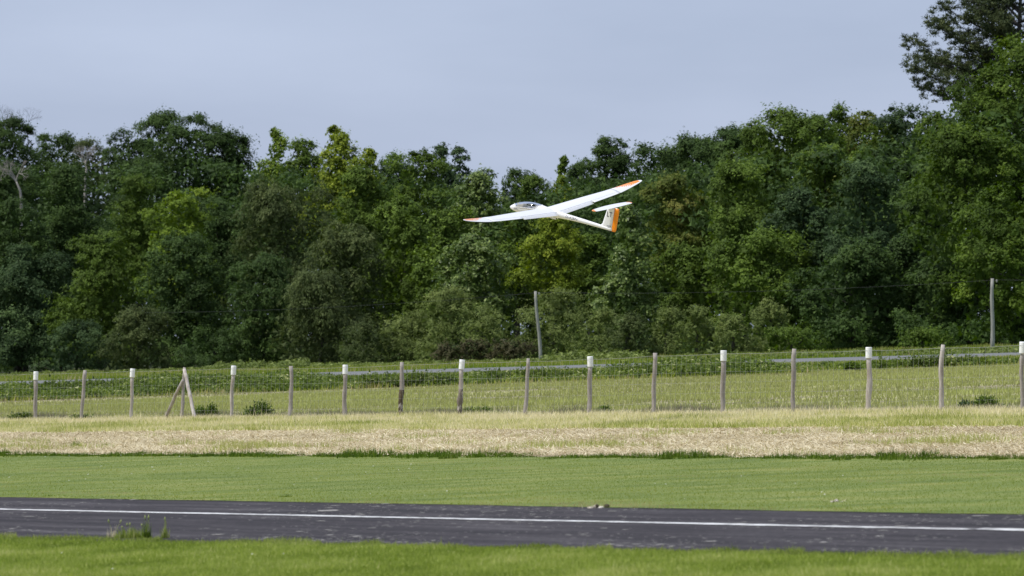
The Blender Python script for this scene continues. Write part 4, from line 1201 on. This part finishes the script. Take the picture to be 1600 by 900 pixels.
# ------------------------------------------------------------------ bushes, tufts and debris near the fence and runway
def small_bush(name, u, v, hw, hpx, pal, label, seed, cat='bush', leaf=.062, dead=False):
    r = np.random.default_rng(seed)
    P0 = gp(u, v); mp_ = P0[1] / F
    H, rx = hpx * mp_, hw * mp_
    o = thing(name, label, cat, tuple(P0))
    mb = MB(); P, Nn, Ax, TN = [], [], [], []
    ns_ = int(34 if hw < 40 else 90)
    for q in range(ns_):
        a_ = r.uniform(0, 2 * math.pi); e_ = math.acos(r.uniform(.0, 1.0)); L = r.uniform(.55, 1.08)
        b0 = np.array([r.normal() * rx * (.16 if hw < 40 else .55), r.normal() * rx * .14, -.04])
        tip = np.array([b0[0] * (.5 if hw < 40 else 1) + rx * L * math.sin(e_) * math.cos(a_) * (1 if hw < 40 else .35), rx * .7 * L * math.sin(e_) * math.sin(a_), H * L * (.35 + .65 * math.cos(e_))])
        mid = b0 * .45 + tip * .55 + np.array([0, 0, H * .22 * L * math.sin(e_)])
        mb.tube([b0, mid, tip], [.007, .005, .002], n=4, cap=False)
        m_ = 80
        f_ = r.uniform(.12, 1.0, (m_, 1)) ** .8
        base = (1 - f_) ** 2 * b0 + 2 * f_ * (1 - f_) * mid + f_ ** 2 * tip
        off = r.normal(size=(m_, 3)) * (.045 if hw < 40 else .12)
        P.append(base + off); Nn.append(r.normal(size=(m_, 3)) * .6 + np.array([0, -.1, .7])); Ax.append(off * 8 + (tip - b0) / H)
        TN.append(np.clip(.45 + .15 * r.normal() + .16 * r.normal(size=m_), 0, 1))
    V = leaf_tris(np.concatenate(P), np.concatenate(Nn), leaf, r, np.concatenate(Ax), .5)
    blade_obj("foliage", V, np.concatenate(TN), LEAF[pal] if isinstance(pal, str) else pal, kind=None, parent=o)
    so = obj("stems", mb.mesh("stems", BARK if not dead else WOOD_P), o); so["kind"] = "stuff"
small_bush('bramble_bush', 405, 656, 27, 28, 'mid', "dark spiky bush with brown dead middle behind the fence, second post right of the braces", 71, dead=True)
small_bush('bramble_bush', 322, 656, 20, 24, 'mid', "low dark green bramble at the foot of the pale slanting brace", 72)
small_bush('weed_clump', 32, 660, 17, 13, WEED, "low yellowish green weed clump left of the leftmost capped post", 73, cat='weeds')
small_bush('weed_clump', 130, 659, 20, 10, WEED, "low green weeds round the foot of the crooked leaning post", 74, cat='weeds')
small_bush('weed_clump', 748, 651, 24, 12, 'mid', "sparse dark weeds behind the fence right of the seventh capped post", 75, cat='weeds')
small_bush('bramble_bush', 1540, 642, 24, 22, 'mid', "dark leafy bramble behind the fence between the two rightmost posts", 76)
small_bush('bramble_bush', 1512, 643, 13, 12, 'blue', "small dark bramble left of the larger one near the rightmost post", 77)
small_bush('weed_clump', 944, 649, 8, 9, 'mid', "tiny dark green weed right of the capped post below the glider tail", 78, cat='weeds')
for q, (u, v, hw, hp, pal, lab) in enumerate([
    (1190, 583, 34, 20, 'mid', "long dark green clump of tall weeds on the verge near the right road end"),
    (1330, 581, 14, 13, 'mid', "round dark bush on the verge just left of a white capped post"),
    (655, 604, 52, 16, WEED, "long bright green clump of leafy weeds on the verge left of centre"),
    (375, 612, 58, 20, WEED, "leafy green weed clump on the verge behind the capped post right of the braces"),
    (140, 616, 60, 20, WEED, "pale topped weed clump on the verge at left beside the crooked post"),
    (835, 596, 60, 12, WEED, "green weeds on the verge below the leaning pole"),
    (1040, 588, 66, 13, WEED, "even dark grassy weeds on the verge right of centre"),
    (1470, 575, 60, 12, WEED, "yellow green weed clump on the verge near the pale patchy post")]):
    small_bush('weed_clump', u, v, hw, hp, pal, lab, 700 + q, cat='weeds', leaf=.13)

def tuft(u, v, hw, hpx, n, label, seed, mat=GRASS_NEAR, name='grass_tuft', lo=.4):
    r = np.random.default_rng(seed)
    P0 = gp(u, v); mp_ = P0[1] / F
    o = thing(name, label, 'grass tuft', tuple(P0))
    a_ = r.uniform(0, 2 * np.pi, n); rr = hw * mp_ * np.sqrt(r.random(n))
    x_, y_ = rr * np.cos(a_), rr * np.sin(a_) * .5
    h = hpx * mp_ * r.uniform(lo, 1.0, n) * (1 - .45 * (rr / (hw * mp_)) ** 2)
    V = blades(x_, y_, h, (.010 + .004 * r.random(n)), .35 * r.random(n), r, 0, zb=SL * x_)
    blade_obj("blades", V, np.clip(.5 + .3 * r.normal(size=n) * .7, 0, 1), mat, kind=None, parent=o)
    mb = MB(); ns_ = max(2, n // 60)
    for _ in range(ns_):
        bx_, by_ = r.normal(size=2) * hw * mp_ * .4
        hh = hpx * mp_ * r.uniform(.8, 1.1)
        lx_ = r.normal() * .1 * hh
        mb.tube([(bx_, by_, 0), (bx_ + lx_ * .4, by_, hh * .6), (bx_ + lx_, by_, hh * .82)], [.002, .0018, .0015], n=3, cap=False)
        mb.tube([(bx_ + lx_, by_, hh * .78), (bx_ + lx_ * 1.1, by_, hh * .9), (bx_ + lx_ * 1.2, by_, hh)], [.003, .008, .002], n=5)
    sh = obj("seed_heads", mb.mesh("seed_heads", STRAWG), o); sh["kind"] = "stuff"
STRAWG = noise_mat("green_straw", [(0.3, (0.24, 0.30, 0.08)), (0.7, (0.42, 0.44, 0.18))], scale=9)
tuft(205, 842, 26, 25, 260, "tallest grass tuft at the near runway edge on the left", 81)
tuft(230, 842, 8, 38, 40, "thin reddish stalked tuft right of the tallest tuft at the runway edge", 82, GRASS_DARK)
tuft(259, 842, 7, 34, 36, "slim tuft with a tall stalk, rightmost of the three at the runway edge", 83)
tuft(176, 841, 9, 30, 24, "sparse pale stalks left of the tallest tuft at the runway edge", 84, STRAW)
tuft(75, 777, 10, 6, 60, "small dark tuft at the far edge of the runway on the left", 85, GRASS_DARK)
tuft(118, 700, 9, 16, 120, "upright green tuft in the cut hay left of the braces", 86, GRASS_DARK)
tuft(77, 697, 5, 12, 50, "small green tuft in the hay left of the upright one", 87, GRASS_DARK)
tuft(165, 700, 14, 12, 90, "loose green tuft in the hay below the third fence post", 88, GRASS_DARK)
tuft(447, 778, 12, 7, 70, "small dark tuft on the runway's far edge left of centre", 89, GRASS_DARK)
tuft(700, 718, 16, 13, 160, "dense green tussock on the hay edge left of centre", 90, GRASS_DARK)
tuft(1558, 720, 16, 14, 160, "dense green tussock on the hay edge at far right", 91, GRASS_DARK)
tuft(1040, 719, 12, 12, 120, "green tussock on the hay edge right of centre", 92, GRASS_DARK)

STONE = noise_mat("pale_clod", [(0.3, (0.30, 0.26, 0.20)), (0.7, (0.62, 0.57, 0.50))], scale=14, bump=.5)
SOILD = noise_mat("dark_clod", [(0.3, (0.025, 0.02, 0.01)), (0.7, (0.07, 0.055, 0.03))], scale=10, bump=.5)
def lump(mb, c_, rx, ry, rz, r):
    rings = []
    for i_ in range(5):
        ph_ = math.pi * (i_ + .5) / 5 - math.pi / 2
        rings.append([(c_[0] + rx * math.cos(ph_) * math.cos(a_) * r.uniform(.75, 1.25), c_[1] + ry * math.cos(ph_) * math.sin(a_) * r.uniform(.75, 1.25), c_[2] + rz * math.sin(ph_) * r.uniform(.8, 1.2)) for a_ in np.linspace(0, 2 * math.pi, 9)[:-1]])
    mb.loft(rings)
def debris(u, v, items, label, seed):
    r = np.random.default_rng(seed)
    P0 = gp(u, v); mp_ = P0[1] / F
    o = thing('debris_clump', label, 'debris', tuple(P0))
    for (du, dvp, w, hh, dark) in items:
        mb = MB(); lump(mb, (du * mp_, r.normal() * .02, hh * .25 * mp_ + dvp * mp_ + SL * du * mp_), w * mp_ * .5, .05, hh * mp_ * .5, r)
        obj("clod", mb.mesh("clod", SOILD if dark else STONE, smooth=False), o)
    n = 60
    x_ = r.normal(size=n) * 12 * mp_; y_ = r.normal(size=n) * .04
    blade_obj("dry_blades", blades(x_, y_, r.uniform(.01, .05, n), .006 * np.ones(n), 1.2 * r.random(n), r, 0, zb=SL * x_), r.random(n), STRAW, kind="stuff", parent=o)
debris(934, 794.5, [(-11, 0, 10, 5, 0), (-3, 1, 8, 6, 0), (5, 0, 9, 5, 0), (14, 1, 10, 7, 1), (-1, 3, 6, 5, 1), (17, -1, 5, 2, 0)],
       "pale torn clods and a dark lump at the far runway edge right of centre", 95)
debris(1304, 786, [(-14, 0, 10, 2.5, 0), (-5, 1, 5, 4, 0), (3, 1.5, 9, 6, 0), (-2, 0, 5, 4, 1), (8, 0, 7, 3, 1), (11, 1, 6, 2, 0)],
       "small pale and dark debris lying in the mown lawn at right", 96)
# daisies and pale flecks in the lawns, many and tiny
r = np.random.default_rng(44)
n = 900
s = r.uniform(-90, -12, n); tt = r.uniform(16, 34, n)
k = (tt < rw(s, RN) - .05) | (tt > rw(s, RF) + .1)
x, y = xy(s[k], tt[k])
kk = in_view(x, y) & (vnoise(x * .6, y * .4, 151) > .5)
x, y = x[kk], y[kk]
V, Fc = [], []
for q in range(len(x)):
    b_ = len(V); rr = r.uniform(.003, .008); zz = float(gz(x[q])) + .045
    for a_ in range(6):
        V.append((x[q] + rr * math.cos(a_ * 1.047), y[q] + rr * math.sin(a_ * 1.047) , zz + .4 * rr * math.sin(a_ * 1.047)))
    for a_ in range(1, 5): Fc.append((b_, b_ + a_, b_ + a_ + 1))
DAISY = noise_mat("petal", [(0.3, (0.6, 0.6, 0.5)), (0.7, (0.8, 0.8, 0.75))], scale=9)
tag(obj("daisies", mesh_np("daisies", np.array(V), np.array(Fc), DAISY)), kind='stuff')

# ------------------------------------------------------------------ glider
def gloss(name, col, rough=.25, coat=.3):
    m, t = new_mat(name)
    out = N(t, "ShaderNodeOutputMaterial")
    p = N(t, "ShaderNodeBsdfPrincipled")
    c = N(t, "ShaderNodeTexCoord")
    n = N(t, "ShaderNodeTexNoise"); n.inputs['Scale'].default_value = 4.0
    t.links.new(c.outputs['Object'], n.inputs['Vector'])
    rp = ramp(t, [(0.3, sc3(col, .96)), (0.7, col)])
    t.links.new(n.outputs['Fac'], rp.inputs['Fac'])
    t.links.new(rp.outputs['Color'], p.inputs['Base Color'])
    p.inputs['Roughness'].default_value = rough
    p.inputs['Coat Weight'].default_value = coat
    t.links.new(p.outputs[0], out.inputs['Surface'])
    return m
GW = gloss("gelcoat_white", (0.86, 0.86, 0.86))
GO = gloss("paint_orange", (0.95, 0.285, 0.006))
GD = gloss("marking_dark", (0.05, 0.045, 0.075), .5, 0)
GCOCK = gloss("cockpit_grey", (0.34, 0.34, 0.35), .6, 0)
GCREAM = gloss("cockpit_cream", (0.62, 0.58, 0.47), .6, 0)
TYRE = gloss("tyre_rubber", (0.03, 0.03, 0.03), .7, 0)
m, t = new_mat("canopy_glass")
out = N(t, "ShaderNodeOutputMaterial")
gl = N(t, "ShaderNodeBsdfGlossy"); gl.inputs['Roughness'].default_value = .04; gl.inputs['Color'].default_value = (.9, .92, .95, 1)
tp = N(t, "ShaderNodeBsdfTransparent"); tp.inputs['Color'].default_value = (.95, .96, .97, 1)
fr = N(t, "ShaderNodeFresnel"); fr.inputs['IOR'].default_value = 1.28
ms = N(t, "ShaderNodeMixShader")
t.links.new(fr.outputs[0], ms.inputs[0]); t.links.new(tp.outputs[0], ms.inputs[1]); t.links.new(gl.outputs[0], ms.inputs[2])
t.links.new(ms.outputs[0], out.inputs['Surface'])
GGLASS = m

def glider():
    h, p_, r_, Z, cx, cz = 2.604, 0.228, -0.1476, 79.96, 0.7705, 3.8335
    ch_, sh_, cp, sp, crr, srr = math.cos(h), math.sin(h), math.cos(p_), math.sin(p_), math.cos(r_), math.sin(r_)
    f = np.array([cp * ch_, cp * sh_, sp]); l0 = np.array([-sh_, ch_, 0]); u0 = np.cross(f, l0)
    l = crr * l0 + srr * u0; up = np.cross(f, l)
    o = thing('glider', "white model sailplane with orange wing tips and rudder flying low before the trees", 'glider', (cx, Z, cz))
    M = Matrix(((f[0], l[0], up[0], cx), (f[1], l[1], up[1], Z), (f[2], l[2], up[2], cz), (0, 0, 0, 1)))
    o.matrix_world = M
    # fuselage stations: x, zc, half width, half height
    ST_ = np.array([
        (.950, -.075, .004, .004), (.942, -.074, .018, .018), (.92, -.072, .035, .035), (.88, -.066, .054, .056), (.82, -.055, .074, .078), (.74, -.043, .090, .098), (.66, -.033, .098, .113), (.56, -.023, .104, .123),
        (.46, -.018, .105, .127), (.36, -.016, .102, .122), (.28, -.014, .096, .112), (.20, -.010, .086, .098), (.10, -.004, .074, .084), (0, .002, .064, .074),
        (-.10, .004, .052, .060), (-.25, .004, .044, .050), (-.45, .002, .039, .043), (-.70, -.006, .034, .037), (-.95, -.016, .029, .032), (-1.15, -.024, .024, .028), (-1.20, -.026, .018, .026)])
    def fus(x):
        return [np.interp(x, ST_[::-1, 0], ST_[::-1, c_]) for c_ in (1, 2, 3)]
    xs = sorted(set(np.round(np.concatenate([ST_[:, 0], np.arange(.26, .90, .02), np.arange(-1.15, .26, .06)]), 4)), reverse=True)
    n = 32
    def ring(x, sc_=1.0):
        zc, w_, hh = fus(x)
        return [(x, w_ * sc_ * math.sin(a_), zc + hh * sc_ * math.cos(a_)) for a_ in np.linspace(0, 2 * math.pi, n + 1)[:-1]]
    CX0, CX1 = .86, .30
    def is_can(x, a_):                       # canopy opening: above a sill line, tapering at both ends
        if not (CX1 < x < CX0): return False
        e = min((CX0 - x) / .10, (x - CX1) / .14, 1.0)
        lim = 1.42 * max(0., e) ** .5
        return abs((a_ + math.pi) % (2 * math.pi) - math.pi) < lim
    vb_, fb, fc_ = [], [], []
    for x in xs: vb_ += ring(x)
    for i_ in range(len(xs) - 1):
        for j_ in range(n):
            k_ = (j_ + 1) % n
            xm = (xs[i_] + xs[i_ + 1]) / 2; am = (j_ + .5) / n * 2 * math.pi
            q = (i_ * n + j_, (i_ + 1) * n + j_, (i_ + 1) * n + k_, i_ * n + k_)
            (fc_ if is_can(xm, am) else fb).append(q)
    fb.append(tuple(range(n)))
    fb.append(tuple((len(xs) - 1) * n + j_ for j_ in range(n))[::-1])
    def mk(name, V_, F_, mat, par=o, smooth=True):
        used = sorted({i_ for q in F_ for i_ in q}); mpd = {a_: b_ for b_, a_ in enumerate(used)}
        mb = MB(); mb.v = [np.array(V_[i_]) for i_ in used]; mb.f = [tuple(mpd[i_] for i_ in q) for q in F_]
        return obj(name, mb.mesh(name, mat, smooth), par)
    fu = mk("fuselage", vb_, fb, GW)
    vc = []
    for x in xs: vc += ring(x, 1.004)
    can = mk("canopy", vc, fc_, GGLASS)
    # canopy frame: edge strip following the sill
    edge = {}
    for q in fc_:
        for a_, b_ in zip(q, q[1:] + q[:1]):
            kx = (min(a_, b_), max(a_, b_)); edge[kx] = edge.get(kx, 0) + 1
    mb = MB()
    for (a_, b_), c_ in edge.items():
        if c_ == 1: mb.tube([vc[a_], vc[b_]], [.006, .006], n=5)
    obj("canopy_frame", mb.mesh("canopy_frame", GW), can)
    # cockpit tub, seat, panel
    tub = MB()
    rings = []
    for x in np.linspace(.84, .32, 12):
        zc, w_, hh = fus(x)
        rings.append([(x, .9 * w_ * math.sin(a_), zc + .9 * hh * math.cos(a_)) for a_ in np.linspace(1.5, 2 * math.pi - 1.5, 12)])
    tub.loft(rings, close=False, caps=False)
    zc, w_, hh = fus(.58)
    tub.box((.58, 0, zc - .035), (.24, w_ * .85, .012))
    obj("cockpit_tub", tub.mesh("cockpit_tub", GCOCK), o)
    pn = MB().box((.715, 0, -.005), (.060, .060, .042)).box((.66, 0, .01), (.012, .055, .045))
    obj("instrument_panel", pn.mesh("instrument_panel", GCREAM, False), o)
    st_ = MB()
    R1 = np.array(Matrix.Rotation(math.radians(-35), 3, 'Y'))
    st_.box((.42, 0, .018), (.015, .055, .07), R1).box((.52, 0, -.03), (.09, .055, .015)).box((.385, 0, .07), (.012, .03, .016), R1)
    obj("seat", st_.mesh("seat", GCOCK, False), o)
    side = MB().tube([(.80, .078, -.045), (.66, .094, -.022), (.5, .099, -.012), (.36, .094, -.008)], [.009] * 4, n=6)
    obj("cockpit_rail", side.mesh("cockpit_rail", GCREAM), o)
    # wings
    WY = np.array([0, .30, 1.186, 2.162, 2.6, 2.85, 2.96, 3.0])
    WLE = np.array([.222, .218, .203, .172, .146, .108, .074, .045])
    WCH = np.array([.345, .335, .290, .220, .165, .112, .070, .035])
    inc = .108
    def foil(npt=11):
        xs_ = (1 - np.cos(np.linspace(0, math.pi, npt))) / 2
        th = .125 * 5 * (.2969 * np.sqrt(xs_) - .1260 * xs_ - .3516 * xs_ ** 2 + .2843 * xs_ ** 3 - .1015 * xs_ ** 4)
        cam_ = .025 * 4 * xs_ * (1 - xs_)
        return xs_, cam_ + th, cam_ - th
    FX, FU, FL = foil(19)
    def wz(y): return .06 + .045 * y + .065 * (max(0, y - 1.8) / 1.2) ** 2
    def sect(y, sg, x0, x1, defl=0.0, hx=.78):
        le, ch = np.interp(y, WY, WLE), np.interp(y, WY, WCH)
        kk = [i_ for i_ in range(len(FX)) if x0 - 1e-6 <= FX[i_] <= x1 + 1e-6]
        cand = sorted(set([x0, x1] + [FX[i_] for i_ in kk]))
        upp = [(c_, np.interp(c_, FX, FU)) for c_ in cand]; low = [(c_, np.interp(c_, FX, FL)) for c_ in cand[::-1]]
        if x0 == 0: low = low[:-1]
        pts = []
        for (c_, t_) in upp + low:
            if t_ is low[0][1] and c_ == 1.0: t_ -= .004
            xx, zz = c_, t_
            if defl:
                dx, dz = c_ - hx, t_ - .01
                xx = hx + dx * math.cos(defl) + dz * math.sin(defl) * 1
                zz = .01 - dx * math.sin(defl) + dz * math.cos(defl)
            pts.append((le - ch * xx, sg * y, wz(y) - inc * ch * xx + ch * zz))
        return pts
    for sg, side_ in ((1, 'near'), (-1, 'far')):
        w = MB()
        ys = list(np.linspace(.0, 2.162, 28))
        w.loft([sect(y, sg, 0, .78) for y in ys])
        wing = obj("wing", w.mesh("wing", GW), o)
        tip = MB()
        yt = list(np.linspace(2.166, 2.85, 30)) + [2.88, 2.91, 2.94, 2.96, 2.98, 2.99, 3.0]
        tip.loft([sect(y, sg, 0, 1.0) for y in yt])
        me = tip.mesh("wing_tip", GW); me.materials.append(GO)
        nsec = len(sect(2.3, sg, 0, 1.0))
        for pl in me.polygons:
            c_ = pl.center; ay = abs(c_[1])
            le, ch = np.interp(ay, WY, WLE), np.interp(ay, WY, WCH)
            cf = (le - c_[0]) / ch
            dd = ay - (2.16 + .62 * cf)
            if dd > 0 and cf < .78 and ay < 2.95 and not (.05 < dd < .085) and not (.15 < dd < .175 and cf > .25):
                pl.material_index = 1
        obj("wing_tip", me, wing)
        fl = MB(); fl.loft([sect(y, sg, .795, 1.0, math.radians(18)) for y in np.linspace(.075, 1.184, 14)])
        obj("flap", fl.mesh("flap", GW), wing)
        ai = MB(); ai.loft([sect(y, sg, .795, 1.0, math.radians(-5)) for y in np.linspace(1.190, 2.158, 12)])
        obj("aileron", ai.mesh("aileron", GW), wing)
    # fin, rudder
    def slab(zs_, le, te, th):
        rings_ = []
        for z_ in zs_:
            a_, b_ = le(z_), te(z_)
            rr_ = []
            for f_, tt_ in ((0, .05), (.12, .6), (.35, 1), (.7, .9), (1, .65)):
                rr_.append((a_ + (b_ - a_) * f_, th * tt_, z_))
            for f_, tt_ in ((1, .65), (.7, .9), (.35, 1), (.12, .6)):
                rr_.append((a_ + (b_ - a_) * f_, -th * tt_, z_))
            rings_.append(rr_)
        return MB().loft(rings_)
    fle = lambda z_: np.interp(z_, [-.02, .04, .37], [-.93, -.99, -1.062]); hin = lambda z_: np.interp(z_, [-.05, .37], [-1.188, -1.200])
    fin = slab(np.linspace(-.02, .372, 12), fle, hin, .014)
    fo = obj("fin", fin.mesh("fin", GW), o)
    rd = slab(np.linspace(-.055, .372, 12), lambda z_: hin(z_) - .002, lambda z_: np.interp(z_, [-.055, -.03, .34, .372], [-1.268, -1.285, -1.300, -1.288]), .010)
    ro = obj("rudder", rd.mesh("rudder", GO), o); ro['label'] = "orange rudder"
    # tailplane
    tp_ = MB(); tl_ = MB(); rg = []
    for y in np.concatenate([np.linspace(-.66, -.60, 5), np.linspace(-.55, .55, 23), np.linspace(.60, .66, 5)]):
        e = min(abs(y) / .66, .999)
        ch = .165 * (1 - .45 * e ** 2) * (1 - max(0, (e - .88) / .12) ** 2 * .72)
        le = -1.045 - .055 * e ** 2 - (.035 * max(0, (e - .88) / .12) ** 2)
        rg.append([(le - ch * c_, y, .385 + ch * (.6 * t_) - .03 * ch * c_) for c_, t_ in list(zip(FX, FU)) + list(zip(FX[::-1][1:-1], FL[::-1][1:-1]))])
    tp_.loft(rg)
    me = tp_.mesh("tailplane", GW); me.materials.append(GO)
    for pl in me.polygons:
        c_ = pl.center
        if abs(c_[1]) + (c_[0] + 1.1) * .7 > .555: pl.material_index = 1
    obj("tailplane", me, o)
    # wheel and doors
    wh = MB().tube([(.0, -.022, -.062), (.0, -.014, -.062), (.0, .014, -.062), (.0, .022, -.062)], [.032, .042, .042, .032], n=20)
    wo_ = obj("wheel", wh.mesh("wheel", TYRE), o)
    hb = MB().tube([(.0, -.024, -.062), (.0, .024, -.062)], [.015, .015], n=10)
    obj("hub", hb.mesh("hub", GCOCK), wo_)
    for sg in (-1, 1):
        dr = MB().box((.01, sg * .034, -.076), (.055, .003, .014))
        obj("wheel_door", dr.mesh("wheel_door", GW, False), o)
    # pitot / tail skid
    sk = MB().tube([(-1.10, 0, -.045), (-1.16, 0, -.062), (-1.2, 0, -.055)], [.01, .013, .006], n=6)
    obj("tail_skid", sk.mesh("tail_skid", TYRE), o)
    # lettering
    def letters(txt, size, mapf, name, par, mat, off=0.0):
        cu = bpy.data.curves.new("txt", 'FONT'); cu.body = txt; cu.size = size; cu.resolution_u = 3; cu.space_character = 1.05; cu.offset = off
        to = bpy.data.objects.new("txt", cu); COL.objects.link(to)
        bpy.context.view_layer.update()
        me = bpy.data.meshes.new_from_object(to.evaluated_get(bpy.context.evaluated_depsgraph_get()))
        bpy.data.objects.remove(to)
        import bmesh
        bm = bmesh.new(); bm.from_mesh(me)
        bmesh.ops.triangulate(bm, faces=bm.faces)
        bmesh.ops.subdivide_edges(bm, edges=bm.edges, cuts=2, use_grid_fill=True)
        for v_ in bm.verts: v_.co = Vector(mapf(v_.co.x, v_.co.y))
        bm.to_mesh(me); bm.free()
        me.materials.clear(); me.materials.append(mat)
        me.name = name
        ob = obj(name, me, par); return ob
    for sg in (1, -1):
        # LT on the fin
        mf = (lambda a_, b_: (-1.062 - .80 * a_, .0175, .195 + b_)) if sg == 1 else (lambda a_, b_: (-1.185 + .80 * a_, -.0175, .185 + b_))
        lt = letters("LT", .128, mf, "tail_letters", fo, GD, off=.001); lt['label'] = "dark letters LT"
        def bmap(a_, b_, sg=sg):
            x = (-.245 - a_) if sg == 1 else (-.50 + a_)
            zc, w_, hh = fus(x)
            ang = math.pi / 2 - (b_ - .02) / hh - .12
            return (x, sg * w_ * 1.025 * math.sin(ang), zc + hh * 1.025 * math.cos(ang))
        rl = letters("D-KJBN", .072, bmap, "registration_letters", fu, GD); rl['label'] = "small dark registration letters D-KJBN"
        for q in range(2):
            sb = MB().box((-1.135 - .01 * q, sg * .0178, .012 + .022 * (1 - q)), (.045 - .012 * q, .0006, .003), np.array(Matrix.Rotation(math.radians(4 + 12 * q), 3, 'Y')))
            obj("stripe", sb.mesh("stripe", GD, False), fo)
glider()
print("tris", sum(len(o.data.polygons) for o in bpy.data.objects if o.type == 'MESH'))
